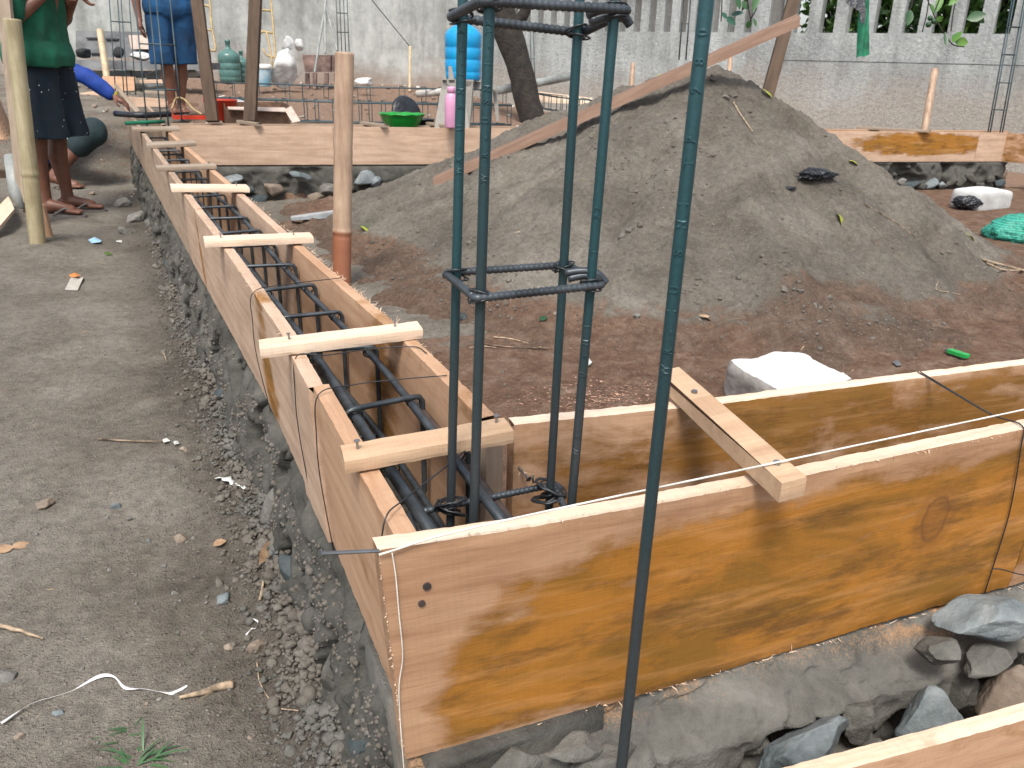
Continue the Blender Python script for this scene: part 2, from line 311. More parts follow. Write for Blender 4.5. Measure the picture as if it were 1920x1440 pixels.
soil = np.where(((Y-yfar(X)) > .1) & (X > -.1), 1.1, soil); soil = np.where((Y > 6.3) & (X <= .05), .40, soil); soil = np.where((X > .05) & (Y < 2.0+.25*fbm(P3(X, Y), 2, 2, 33)), .80, soil); soil = np.where((X > 3) & (Y < yfar(X)), .88, soil)
wet = .75*sst(.26, .04, dl+.09*fbm(P3(X, Y), 9, 3, 40))*(dl > -.1)*(Y > -.4)*(Y < 6)
gnd = mk('ground', np.stack([X, Y, Z], -1).reshape(-1, 3), grid_faces(len(gx), len(gy)), M['soil'], smooth=True, attrs={'soil': soil.ravel(), 'wet': wet.ravel()})
tag(gnd, kind='structure')
# sand pile
px_, py_ = np.arange(.15, 4.9, .0125), np.arange(.9, 5.9, .0125)
X, Y = np.meshgrid(px_, py_, indexing='ij'); Z = pile(X, Y); G = ground(X, Y, False)
Fp = grid_faces(len(px_), len(py_)); keep = ((Z-G) > -.03).ravel()[Fp].any(1) & ((Y-yfar(X)) < .4).ravel()[Fp].all(1)
Fp = Fp[keep]; used, inv = np.unique(Fp, return_inverse=True); Vp = np.stack([X, Y, Z], -1).reshape(-1, 3)[used]
dz = (Z-G).ravel()[used]
s_ = .24+.65*sst(.12, .0, dz)+.55*np.exp(-(((Vp[:, 0]-1.9)/.14)**2+((Vp[:, 1]-1.62)/.09)**2))+.7*np.exp(-(((Vp[:, 0]-2.2)/.22)**2+((Vp[:, 1]-1.75)/.08)**2))
# closed underside keeps the heap a body
mk('sand_pile', Vp, inv.reshape(Fp.shape), M['soil'], smooth=True, attrs={'soil': s_, 'wet': np.clip(.26+.7*fbm(Vp, 2.6, 4, 60), 0, 1)})
tag(bpy.data.objects['sand_pile'], 'tall heap of grey sand behind the timber formwork, a long batten lying across it', 'sand pile')
def gz(x, y):
    x = np.asarray(x, float); y = np.asarray(y, float); g = ground(x, y)
    return np.where((x > .2) & (y > .95) & (y < yfar(x)+.1), np.maximum(g, pile(x, y)), g)
def hit(px, py, z0=-.47, it=14):    # where the line of sight meets the real ground or heap
    d = ray(px, py); ts = np.linspace(.7, 14, 2600); P = CAM+ts[:, None]*d; b = P[:, 2] < gz(P[:, 0], P[:, 1]); k = np.argmax(b); return P[k]

# ------------------------------------------------------------------ timber
def resamp(p, n):
    p = np.asarray(p, float); s = np.concatenate([[0], np.cumsum(np.linalg.norm(np.diff(p, axis=0), axis=1))]); u = np.linspace(0, s[-1], n+1)
    return np.stack([np.interp(u, s, p[:, k]) for k in range(3)], 1), u
def board(name, top, bot, thick, m, parent, step=.01, nz=10, stain=None, seed=0, jit=.0012, smooth=False, edge=None):
    T, u = resamp(top, max(4, int(np.linalg.norm(np.diff(np.asarray(top, float), axis=0), axis=1).sum()/step))); ns = len(T)
    B, _ = resamp(bot, ns-1); thick = np.asarray(thick, float); H = np.linalg.norm(T[0]-B[0]); w = np.linalg.norm(thick)
    ring = [(0, v) for v in np.linspace(0, 1, nz+1)]+[(.5, 1)]+[(1, v) for v in np.linspace(1, 0, nz+1)]+[(.5, 0)]
    V = []; WC = []; ST = []
    up = (T[0]-B[0])/H; tn = thick/w
    for (a, v) in ring:
        P = B+(T-B)*v+thick*a; q = np.stack([u, np.full(ns, v*H), np.full(ns, a*w+seed)], 1)
        e = jit*(1.4 if v in (0, 1) else .25); P = P+np.outer(e*.55*fbm(q+seed*3.1, 110, 3, 3, .7), up)+np.outer(e*.45*fbm(q+seed*5.7, 100, 3, 5, .7)+.0012*fbm(q+seed, 3, 2, 6), tn)
        if v in (0, 1) and a in (0, 1): P = P-np.outer((.0006+.8*jit*np.clip(fbm(q+9, 90, 2, 8), 0, 1)), tn*(1 if a else -1)+up*(1 if v else -1))
        V.append(P); WC.append(q+(0, 0, 0)); ST.append(stain(u, np.full(ns, v*H), np.full(ns, a)) if stain else np.zeros(ns))
    nr = len(ring); V = np.stack(V, 1).reshape(-1, 3); WC = np.stack(WC, 1).reshape(-1, 3); ST = np.stack(ST, 1).reshape(-1)
    WC = np.stack([WC[:, 0]+seed*2.37, WC[:, 1]+seed*.61, WC[:, 2]*1.0], 1)
    F = [tuple(q[::-1]) for q in grid_faces(ns, nr, True)]
    for k in (0, (ns-1)*nr):
        for i in range(nz): F.append((k+i, k+i+1, k+nr-3-i+1, k+nr-2-i+1) if k == 0 else (k+nr-2-i+1, k+nr-3-i+1, k+i+1, k+i))
        F.append((k+nz, k+nz+1, k+nz+2)[::1 if k else -1]); F.append((k, k+nr-1, k+nr-2)[::-1 if k else 1])
    o = mk(name, V, F, [m, M['wood_fresh_bright']] if edge else m, parent, smooth, {'wc': WC, 'stain': ST})
    if edge: o.data.polygons.foreach_set('material_index', [1 if p.normal.z > .6 else 0 for p in o.data.polygons])  # up-facing edges: paler sawn wood, with bright top light painted in
    return o
def stick(name, A, B, wv, hv, m, parent=None, seed=0, jit=.0008, stain=None, step=.02, nz=2):
    A, B, wv, hv = (np.asarray(q, float) for q in (A, B, wv, hv)); return board(name, [A+hv, B+hv], [A, B], wv, m, parent, step, nz, stain, seed, jit)
def nail(parent, base, top, r=.0016, name='nail'):
    base, top = np.asarray(base, float), np.asarray(top, float); d = (top-base)/np.linalg.norm(top-base)
    return mk(name, *cat_mesh([tube([base, top-d*.0008], r, 8), tube([top-d*.001, top], r*2.2, 10)]), M['nail'], parent)
def chips(name, spots, dirs, parent, seed, ln=(.006, .02), m='splinter', **kw):   # frayed wood fibres left by the saw
    rg = np.random.default_rng(seed); L = []
    for p in spots:
        l = rg.uniform(*ln)*rg.choice([.7, .7, 1.5]); d = np.asarray(dirs)+rg.normal(size=3)*.7; d /= np.linalg.norm(d); s = np.cross(d, rg.normal(size=3)); s /= np.linalg.norm(s)
        up = np.cross(s, d); w_ = rg.uniform(.0003, .0007); a = p; b_ = p+d*l*.5+up*l*rg.uniform(-.25, .25); c = p+d*l+up*l*rg.uniform(-.5, .5)
        L.append((np.array([a-s*w_, a+s*w_, b_+s*w_, b_-s*w_, c, a+up*w_, b_+up*w_]), [(0, 1, 2, 3), (3, 2, 4), (0, 3, 6, 5), (5, 6, 2, 1), (6, 3, 4), (2, 6, 4)]))
    o = mk(name, *cat_mesh(L), M[m], parent); o['kind'] = 'stuff'; return o
rnd = random.Random(3)
# ---- formwork of the long beam
fl = thing('timber_formwork', 'long narrow timber formwork trough running away along the path, held by seven cross battens', 'formwork', (-.01, .3, -.25), 'timber formwork on the stone footings')
def seg_left(y0, y1, m, seed, dx=0, dz=0, st=None, step=.012):
    ys = np.linspace(y0, y1, 8); z = lambda yy: .0+.0045*np.sin(yy*2.3)-.002
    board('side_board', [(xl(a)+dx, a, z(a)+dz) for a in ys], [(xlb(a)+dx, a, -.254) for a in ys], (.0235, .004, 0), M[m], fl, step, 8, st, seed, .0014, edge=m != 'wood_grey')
def vstain(c, wd): return lambda u, v, a: .62*np.exp(-((u-c)/wd)**2)+.1*np.sin(v*20)
seg_left(.0255, .44, 'wood_orange', 1, st=lambda u, v, a: .32+.0*u)
seg_left(.4425, .608, 'wood_pale', 2, dx=-.006, dz=-.002)
seg_left(.6105, 1.438, 'wood_pale', 3, st=vstain(.33, .10))
seg_left(1.4405, 2.42, 'wood_pale', 4, st=vstain(.6, .05))
seg_left(2.4225, 3.01, 'wood_grey', 5); seg_left(3.0125, 4.95, 'wood_grey', 6, step=.03); seg_left(4.953, 7.6, 'wood_grey', 7, step=.05)
def seg_right(y0, y1, m, seed, st=None, step=.012):
    ys = np.linspace(y0, y1, 8); z = lambda yy: .003*np.sin(yy*2+1)-.001
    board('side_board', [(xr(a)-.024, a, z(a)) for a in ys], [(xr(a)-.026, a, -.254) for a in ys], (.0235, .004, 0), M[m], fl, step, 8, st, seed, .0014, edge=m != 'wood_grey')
seg_right(.262, 1.44, 'wood_orange', 8, st=lambda u, v, a: .28+.35*np.exp(-((u-.45)/.08)**2)+.25*sst(.12, .0, u)); seg_right(1.443, 2.30, 'wood_pale', 9, st=lambda u, v, a: .25+0*u)
seg_right(2.303, 3.6, 'wood_orange', 10); seg_right(3.603, 5.1, 'wood_orange', 11, step=.03); seg_right(5.45, 7.6, 'wood_grey', 12, step=.05)
# corner posts where the two runs meet
stick('corner_post', (.166, .236, -.25), (.166, .236, -.008), (.024, 0, 0), (0, .024, 0), M['wood_grey'], fl, 13)
def spread(parent, q, z, th, m, seed, nails=(), nm='cross_batten'):
    FLp, NL, NR, FR = (onz(*c, z) for c in q); dn = np.array([0, 0, -th])
    T = [NL, NR]; B = [NL+dn, NR+dn]; wv = (FLp-NL+FR-NR)/2
    o = board(nm, T, B, wv, M[m], parent, .015, 3, None, seed, .0011)
    for f, g in nails:
        c = NL+(NR-NL)*f+wv*g; nail(o, c-(0, 0, .01), c+(rnd.uniform(-.002, .002), rnd.uniform(-.002, .002), rnd.uniform(.009, .013)))
    return o
SP = [(((627, 826), (646, 866), (964, 808), (958, 788)), 'wood_fresh_bright', ((.09, .6), (.93, .7))), (((481, 636), (487, 655), (793, 617), (785, 601)), 'wood_fresh_bright', ((.18, .6), (.84, .6))),
      (((377, 442), (383, 452), (588, 444), (584, 435)), 'wood_fresh_bright', ((.15, .5), (.83, .5))), (((316, 343), (321, 351), (468, 352), (464, 346)), 'wood_fresh_bright', ((.85, .5),)),
      (((288, 309), (293, 314), (406, 310), (403, 305)), 'wood_weathered', ((.9, .5),)), (((271, 266), (275, 272), (368, 268), (366, 262)), 'wood_weathered', ()), (((245, 237), (248, 242), (338, 241), (335, 236)), 'wood_weathered', ())]
SP[0] = (SP[0][0], 'wood_tan', SP[0][2])
for k, (q, m, nl) in enumerate(SP): spread(fl, q, .0185, .0165, m, 20+k, nl)
chips('splinter', [(xl(y)+rnd.uniform(-.001, .004)+.0*k, y, .001) for k in range(170) for y in [rnd.triangular(.6, 3.2, 1.5)]], (-.3, .2, .5), fl, 5, (.004, .012))
chips('splinter', [(xr(y)+rnd.uniform(-.003, .001), y, .001) for k in range(190) for y in [rnd.triangular(.45, 2.6, .7)]], (.5, .2, .3), fl, 6, (.004, .014))
# ---- formwork of the near right beam
fr = thing('timber_formwork', 'wide orange stained timber formwork trough filling the lower right, one slanting cross batten on it', 'formwork', (.4, .1, -.25), 'timber formwork on the stone footings')
def cut(u, x0): return u+x0
_sb = np.array([(-.04, -.19), (.02, -.155), (.05, -.11), (.09, -.075), (.16, -.05), (.26, -.036), (.42, -.022), (.6, -.016), (2, -.012)])   # edge of the wet stain on the front board
def st_front(u, v, a):
    x = u-.031; z = v-.255; yb = np.interp(x, _sb[:, 0], _sb[:, 1]); s = .5+(yb-z)*9; s = np.minimum(s, .5+(x-.015)*9)
    s = np.minimum(s, .48+(z+.252)*14+.25*sst(.2, .5, x)); s = s-.28*np.exp(-(((x-.12)/.045)**2+((z+.11)/.03)**2))-.34*np.exp(-(((x-.16)/.05)**2+((z+.19)/.03)**2))-.22*np.exp(-(((x-.3)/.1)**2+((z+.15)/.035)**2))-.18*np.exp(-(((x-.62)/.12)**2+((z+.12)/.04)**2))
    return np.clip(np.where(a > .3, .3, s), 0, .76)
fx = [(-.031, .004), (.1, -.002), (.266, -.004), (.471, -.004), (.65, .0), (.905, .004)]
fb = [(-.010, -.256), (.12, -.259), (.274, -.261), (.45, -.259), (.634, -.255), (.823, -.254), (.884, -.256)]
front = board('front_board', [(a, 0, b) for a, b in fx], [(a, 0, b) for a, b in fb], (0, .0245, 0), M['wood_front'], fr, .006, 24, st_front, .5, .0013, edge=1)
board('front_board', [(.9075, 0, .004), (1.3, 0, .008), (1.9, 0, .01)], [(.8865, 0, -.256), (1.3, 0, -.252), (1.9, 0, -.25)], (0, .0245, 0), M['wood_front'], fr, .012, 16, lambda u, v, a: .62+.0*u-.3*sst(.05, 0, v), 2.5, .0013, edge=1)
bk = [onz(965, 795, 0), onz(1354, 756, 0), onz(1920, 683, 0)]; bk = [np.array([p[0], p[1], -.0005]) for p in bk]
d_ = (bk[2]-bk[1])/np.linalg.norm(bk[2]-bk[1]); bk.append(bk[2]+d_*.8)
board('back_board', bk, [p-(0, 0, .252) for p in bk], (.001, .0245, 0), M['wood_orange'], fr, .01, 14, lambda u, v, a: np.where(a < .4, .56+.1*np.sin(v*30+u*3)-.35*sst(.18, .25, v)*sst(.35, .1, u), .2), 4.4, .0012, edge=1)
spread(fr, ((1245, 699), (1466, 905), (1513, 893), (1263, 682)), .029, .0245, 'wood_tan', 41)
for cx, cy in ((1302, 733), (1457, 866)):
    c = onz(cx, cy, .0312); mk('nail', *tube([c-(0, 0, .004), c+(0, 0, .0008)], .0042, 12), M['nail'], fr)
for cx, cy, r in ((801, 1100, .0042), (791, 1132, .0036)):
    c = ony(cx, cy, -.0012); mk('nail', *tube([c+(0, .01, 0), c+(0, -.0006, 0)], r, 12), M['steel_rust'], fr)
nail(fr, ony(706, 1040, -.001)+(.01, .004, 0), ony(706, 1040, -.001)+(-.052, -.004, .015), .0019)   # long nail at the board end, string tied to it
nb = onplane(975, 868, bk[1], (0, 1, 0)); b0 = np.array([.2105, .222, -.062]); nail(fr, b0+(0, .01, 0), b0+(.004, -.014, -.006), .0018)
chips('splinter', [b0+(rnd.uniform(-.006, .006), -.002, rnd.uniform(-.006, .006)) for _ in range(10)], (0, -1, 0), fr, 9, (.005, .012))
chips('splinter', [(rnd.uniform(.05, 1.0), -.002, -.2575) for _ in range(120)], (1.6, -.5, -.1), fr, 10, (.003, .009))
chips('splinter', [(-.031+.021*t, -.001, -.255*t) for t in np.random.default_rng(2).uniform(0, 1, 60)], (-.6, -.6, 0), fr, 11, (.0012, .003))
chips('splinter', [(x, .001, .002-.004*sst(0, .3, x)) for x in np.random.default_rng(3).uniform(-.03, 1.0, 120)], (0, -.7, .4), fr, 12, (.002, .005))
# ---- far formwork behind, running right and disappearing into the sand
ff = thing('timber_formwork', 'pale weathered timber formwork crossing in the distance on dark rubble masonry', 'formwork', (1.0, 5.3, -.25), 'timber formwork on the stone footings')
fr_ = lambda x, z, o=0: np.array([x, yfar(x)+o, z])
xs = [-.07, .95, 2.6]
for k, (x0, x1) in enumerate(((-.07, .945), (.948, 3.4))):
    board('side_board', [fr_(x0, 0), fr_(x1, 0)], [fr_(x0, -.25), fr_(x1, -.25)], (.003, .024, 0), M['wood_pale'], ff, .03, 8, lambda u, v, a: .05+.12*sst(.2, .02, v), 50+k)
board('side_board', [fr_(-.07, .0, .2), fr_(3.4, .0, .2)], [fr_(-.07, -.25, .2), fr_(3.4, -.25, .2)], (.003, .024, 0), M['wood_grey'], ff, .05, 4, None, 55)
for x in (.42, 1.25, 1.72): c = fr_(x, .012); stick('cross_batten', c+(.03, -.04, -.012), c+(-.07, .25, -.012), (.035, .01, 0), (0, 0, .022), M['wood_weathered'], ff, 60+x)
# ---- far right formwork
fq = thing('timber_formwork', 'distant timber formwork by the concrete wall with an orange brown stain on its board', 'formwork', (6.0, 4.65, -.25), 'timber formwork on the stone footings')
def st_q(u, v, a): x = u+4.6; e = ((x-5.78)/.66)**2+((v-.145)/.095)**2; return np.where(a < .4, np.clip(1.0-.5*e, 0, 1), 0)
board('side_board', [fr_(4.6, 0), fr_(6.33, 0)], [fr_(4.6, -.24), fr_(6.33, -.24)], (.003, .024, 0), M['wood_pale'], fq, .02, 12, st_q, 70)
board('side_board', [fr_(6.333, 0), fr_(6.62, 0)], [fr_(6.333, -.24), fr_(6.62, -.24)], (.003, .024, 0), M['wood_pale'], fq, .03, 4, None, 71)
board('side_board', [fr_(4.6, .0, .24), fr_(6.9, .0, .24)], [fr_(4.6, -.24, .24), fr_(6.9, -.24, .24)], (.003, .024, 0), M['wood_orange'], fq, .05, 4, None, 72)
e0 = fr_(6.62, 0, -.002); e1 = e0+(.14, -.35, 0); board('side_board', [e0, e1], [e0-(0, 0, .24), e1-(0, 0, .24)], (.024, .006, 0), M['wood_orange'], fq, .03, 4, lambda u, v, a: .5+0*u, 73)
e2 = e1+(.5, -1.2, 0); board('side_board', [e1+(.002, -.003, 0), e2], [e1-(-.002, .003, .24), e2-(0, 0, .24)], (.024, .006, 0), M['wood_fresh_bright'], fq, .03, 4, None, 74)
stick('cross_batten', fr_(5.75, .0, -.06), fr_(5.35, .0, .3), (.05, .03, 0), (0, 0, .02), M['wood_weathered'], fq, 75)
# ---- timber plank standing against the footing, lower right corner
c0, c1 = onz(1540, 1457, -.235), onz(2000, 1327, -.235); dd = (c1-c0)/np.linalg.norm(c1-c0); c1 = c1+dd*.5
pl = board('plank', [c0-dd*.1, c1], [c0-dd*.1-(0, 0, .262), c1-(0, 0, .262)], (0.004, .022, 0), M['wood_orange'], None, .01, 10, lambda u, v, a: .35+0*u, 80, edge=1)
tag(pl, 'plank on edge in the bottom right corner, leaning at the foot of the rubble footing', 'plank')

# ------------------------------------------------------------------ stone footings
def footing(name, path, nrm, zt, zb, depth, base, m, amp, seed, step, nz, label, cells=11, hole=.045, dust=None, split=None, cr=.0):
    """closed body: rough displaced front, flat top and back"""
    P, u = resamp(path, int(np.linalg.norm(np.diff(np.asarray(path, float), axis=0), axis=1).sum()/step)); nrm = np.asarray(nrm, float); n = len(P)
    rows = []; D = []
    for v in np.linspace(0, 1, nz+1):
        off, zz = base(v); q = np.stack([u, np.full(n, v*(zt-zb)), np.full(n, seed*1.)], 1)
        a = fbm(q, 7, 4, seed); b_ = fbm(q, 26, 4, seed+1); c = fbm(q+fbm(q, 14, 2, seed+9)[:, None]*.03, cells, 3, seed+2); ft = sst(0, .06, v)
        pl_ = np.clip(a, -.28, .12)
        crack = np.abs(fbm(q+fbm(q, 9, 2, seed+19)[:, None]*.05, 5.5, 2, seed+7)); gro = -cr*np.exp(-(crack/.035)**2)*sst(.02, .12, v)
        d = off+gro+ft*amp*(pl_*1.6+.38*b_*sst(.05, -.25, c)+.12*b_)-ft*hole*sst(.10, .36, c)*(split(v) if split else 1)+ft*.0015*fbm(q, 120, 2, seed+5)
        Q = P+np.outer(d, nrm); Q[:, 2] = zt-(zt-zb)*v+zz+.003*a; rows.append(Q); D.append((dust(u, v)*sst(.5, .0, c) if dust else np.zeros(n)))
    for off, z in ((depth, zb), (depth, zt+.001), (.02, zt+.001)): Q = P-np.outer(np.full(n, off), nrm); Q[:, 2] = z; rows.append(Q); D.append(np.zeros(n))
    nr = len(rows); V = np.stack(rows, 1).reshape(-1, 3); F = [tuple(q) for q in grid_faces(n, nr, True)]+[tuple(range(nr))[::-1], tuple((n-1)*nr+i for i in range(nr))]
    root = thing(name, label, 'footing', tuple(P[0]+(0, 0, zb-P[0][2])), 'rubble stone footings under the formwork')
    mk('mortar_body', V, F, m, root, True, {'dust': np.stack(D, 1).reshape(-1)}); return root
f1 = footing('stone_footing', [(xlb(y)+.008, y, 0) for y in np.linspace(-.02, 7.8, 60)], (-1, -.05, 0), -.257, -.60, .21, lambda v: (.004+.045*v+.012*np.sin(v*3), 0), M['mortar'], .034, 11, .0075, 50,
             'mortar smeared footing under the long trough, facing the dusty path', cells=17, hole=.085)
def fbase(v): 
    if v < .35: return (.075*v/.35, .012*0+ (.36*v*.62))     # sloping ledge
    return (.075+.028*(v-.35)/.65+.006, .36*.35*.62*(1-(v-.35)/.65))
f2 = footing('stone_footing', [(x, .012, 0) for x in np.linspace(-.004, 2.0, 40)], (0, -1, 0), -.258, -.62, .20, fbase, M['mortar_near'], .022, 23, .0042, 105,
             'footing of blue grey stones and mortar under the orange trough at the lower right', cells=10, hole=.075, dust=lambda u, v: 1.0*np.exp(-((v-.06)/.15)**2)*(.72+.28*np.sin(u*9+.5)), split=lambda v: float(sst(.34, .46, v)), cr=.009)
f3 = footing('stone_footing', [(x, yfar(x)+.004, 0) for x in (-.05, 1.6, 3.2)], (-.11, -1, 0), -.262, -.62, .22, lambda v: (.006+.05*v, 0), M['mortar'], .05, 31, .014, 30, 'dark rubble footing below the pale far formwork', cells=9, hole=.11, split=lambda v: float(sst(.25, .5, v)))
f4 = footing('stone_footing', [(x, yfar(x)+.004, 0) for x in (4.4, 5.6, 6.7)], (-.11, -1, 0), -.248, -.60, .22, lambda v: (.006+.05*v, 0), M['mortar'], .05, 41, .014, 28, 'dark rubble footing under the stained board beside the concrete wall', cells=6, hole=.10)
def stone(parent, c, size, s, m, n=4, rot=None, rough=.35, nm='stone'): V, F = rock(np.asarray(c), size, s, n, rough, rot=rot); return mk(nm, V, F, M[m], parent, True)
# stones of the near footing (placed on its sloping face)
for k, (qx, qy, Yp, sz, m) in enumerate([(1858, 1158, -.058, (.10, .045, .033), 'stone_blue'), (1752, 1215, -.068, (.034, .03, .020), 'mortar_near'), (1738, 1345, -.088, (.046, .034, .046), 'stone_blue'), (1500, 1415, -.090, (.080, .034, .050), 'stone_blue'), (1645, 1420, -.086, (.023, .03, .03), 'stone_grey'),
        (1890, 1305, -.095, (.050, .035, .045), 'stone_tan'), (1850, 1232, -.08, (.055, .03, .018), 'mortar_near'), (1800, 1290, -.07, (.03, .03, .03), 'mortar'), (1080, 1400, -.035, (.035, .02, .016), 'mortar_near'), (960, 1432, -.03, (.04, .02, .02), 'mortar_near'),
        (1130, 1440, -.05, (.045, .02, .03), 'mortar_near'), (1600, 1345, -.068, (.03, .03, .03), 'mortar_near')]):
    stone(f2, ony(qx, qy, Yp), sz, 100+k, m, 5, rot=(0, rnd.uniform(-.35, .1), rnd.uniform(-.3, .3)), rough=.3)
for k in range(10): stone(f2, (1.05+k*.09+rnd.uniform(-.02, .02), -.075-rnd.random()*.02, rnd.uniform(-.5, -.33)), (.05, .03, .04), 130+k, rnd.choice(['stone_blue', 'stone_grey', 'stone_tan']), 3)
FS = [(435, 335, 24, 12, 'stone_blue'), (510, 352, 26, 15, 'stone_tan'), (475, 375, 30, 13, 'stone_dark'), (520, 392, 28, 16, 'stone_grey'), (560, 328, 22, 10, 'stone_blue'), (570, 385, 18, 12, 'stone_dark'), (610, 352, 20, 13, 'stone_grey'), (590, 366, 16, 10, 'stone_tan'), (612, 388, 22, 15, 'stone_grey'),
      (680, 335, 22, 15, 'stone_blue'), (698, 341, 14, 12, 'stone_blue'), (700, 366, 30, 17, 'stone_dark'), (738, 358, 22, 17, 'stone_dark'), (718, 383, 24, 11, 'stone_blue'), (762, 356, 14, 10, 'stone_grey'), (790, 342, 18, 14, 'stone_blue'), (672, 392, 20, 10, 'stone_grey'), (775, 375, 15, 9, 'stone_dark'), (460, 352, 18, 10, 'stone_dark'), (640, 395, 20, 12, 'stone_tan'), (548, 400, 20, 10, 'stone_dark')]
for k, (x, y, a, b_, m) in enumerate(FS):
    p = onfar(x, y); s = 5.7/FPX; stone(f3, p+(0, -.065, 0), (a*s*1.05, .07, b_*s*1.1), 200+k, m, 3, rot=(0, rnd.uniform(-.3, .3), 0))
for k in range(20):
    x = 4.7+k*.10; stone(f4, fr_(x, rnd.uniform(-.47, -.36), -.045), (rnd.uniform(.05, .09), .05, rnd.uniform(.03, .05)), 240+k, rnd.choice(['stone_dark', 'stone_dark', 'mortar', 'stone_blue']), 3)
# side footing: stones half buried in the mortar, left face
for k in range(34):
    y = .05+k*.15+rnd.uniform(-.03, .03); z = rnd.uniform(-.50, -.34)
    stone(f1, (xlb(y)+.012-.05*(-z-.25)/.35, y, z), (rnd.uniform(.02, .035), rnd.uniform(.03, .075), rnd.uniform(.02, .05)), 300+k, rnd.choice(['mortar', 'stone_dark', 'mortar', 'mortar', 'mortar_near']), 4 if y < 2 else 3)

# ------------------------------------------------------------------ crumbs and pebbles
def scatter(name, pts, sizes, m, seed, sub=1, flat=.7, label=None, cat=None):
    rg = np.random.default_rng(seed); base = [rock(np.zeros(3), (1, 1, flat), seed+k, sub, .5, 4) for k in range(10)]; Vs = []; Fs = []; n = 0
    for (p, s) in zip(pts, sizes):
        V, F = base[rg.integers(10)]; V = rotz(V*s, rg.uniform(0, 6.28))+p; Vs.append(V); Fs.append(F+n); n += len(V)
    o = mk(name, np.concatenate(Vs), np.concatenate(Fs), M[m], smooth=False); return tag(o, label, cat, kind='stuff')
_mb = [c for c in f1.children if c.name.startswith('mortar_body')][0]; _V = np.array([v.co[:] for v in _mb.data.vertices])+np.array(f1.location); _k = rng.choice(len(_V), 30000); _P = _V[_k]; _P = _P[(_P[:, 2] < -.285) & (_P[:, 1] < 4.5) & (_P[:, 0] < xlb(_P[:, 1])+.0)]; _P = _P[fbm(_P, 12, 3, 77) > -.05][:6500]
_o = scatter('mortar_crumbs', _P, np.clip(rng.lognormal(-6.0, .55, len(_P)), .001, .010), 'rubble', 51, 1, .9); _o.parent = f1; _o.matrix_parent_inverse = Matrix.Translation(f1.location).inverted()
n = 9500; ys = rng.beta(1.0, 3.2, n)*5.5-.1; dl = rng.gamma(1.15, .034, n)+.0; k = dl < .33; ys, dl = ys[k], dl[k]; xs_ = xlb(ys)-.02-dl
si = np.clip(rng.lognormal(-5.95, .62, len(xs_)), .0012, .014)*np.clip(1.3-dl*3, .45, 1.3); hh = np.maximum(.030*np.exp(-dl/.04)*rng.uniform(0, 1.6, len(dl)), 0)
_q = np.stack([xs_, ys, gz(xs_, ys)+si*.15+hh*.5], 1); _m = fbm(_q, 6, 3, 88) > .12
scatter('rubble', _q[~_m], si[~_m], 'rubble', 50, 2, .8, 'crumbled brown mortar and soil spilt along the foot of the long footing', 'rubble')
scatter('rubble', _q[_m], si[_m]*.8, 'mortar_near', 55, 2, .8, 'pale grey mortar crumbs lying in patches along the foot of the long footing', 'rubble')
n = 5200; ys = rng.beta(1, 1.8, n)*5.2-.3; xs_ = rng.uniform(-1.6, -.1, n)+0*ys; si = np.clip(rng.lognormal(-6.35, .5, n), .0009, .008)
scatter('pebbles', np.stack([xs_, ys, gz(xs_, ys)+si*.25], 1), si, 'stone_grey', 60, 1, .7, 'fine pebbles scattered over the dusty path', 'gravel')
n = 6000; xs_ = rng.uniform(.15, 4.6, n); ys = rng.uniform(.3, 5.1, n); si = np.clip(rng.lognormal(-5.9, .5, n), .0015, .012)
scatter('pebbles', np.stack([xs_, ys, gz(xs_, ys)+si*.2], 1), si, 'rubble', 70, 1, .7, 'fine grit and pebbles over the sand heap and soil inside the walls', 'gravel')
n = 1500; xs_ = rng.uniform(-1, 9, n); ys = rng.uniform(5.5, 12, n); si = np.clip(rng.lognormal(-4.6, .6, n), .004, .04)
scatter('debris', np.stack([xs_, ys, gz(xs_, ys)+si*.2], 1), si, 'stone_tan', 80, 1, .5, 'broken debris over the red soil near the back wall', 'debris')
n = 900; xs_ = rng.uniform(-1, 9, n); ys = rng.uniform(5.5, 12, n); si = np.clip(rng.lognormal(-4.5, .6, n), .006, .05)
M['litter_white'] = plain('litter_white', (.62, .60, .56), .8, var=.3, scale=4, bmp=0)
scatter('litter', np.stack([xs_, ys, gz(xs_, ys)+si*.2], 1), si, 'litter_white', 81, 1, .3, 'pale scraps of litter on the red soil by the back wall', 'litter')
n = 9000; xs_ = rng.uniform(.7, 4.4, n); ys = rng.uniform(1.3, 4.9, n); _p = np.stack([xs_, ys, pile(xs_, ys)], 1); _p = _p[(fbm(_p, 2.2, 4, 95) > .16) & (_p[:, 2] > ground(_p[:, 0], _p[:, 1], False)+.02)]
si = np.clip(rng.lognormal(-5.35, .55, len(_p)), .002, .016); scatter('clods', _p+si[:, None]*(0, 0, .1), si, 'rubble', 71, 1, .7, 'dark crumbly clods clustered over the slopes of the sand heap', 'clods')
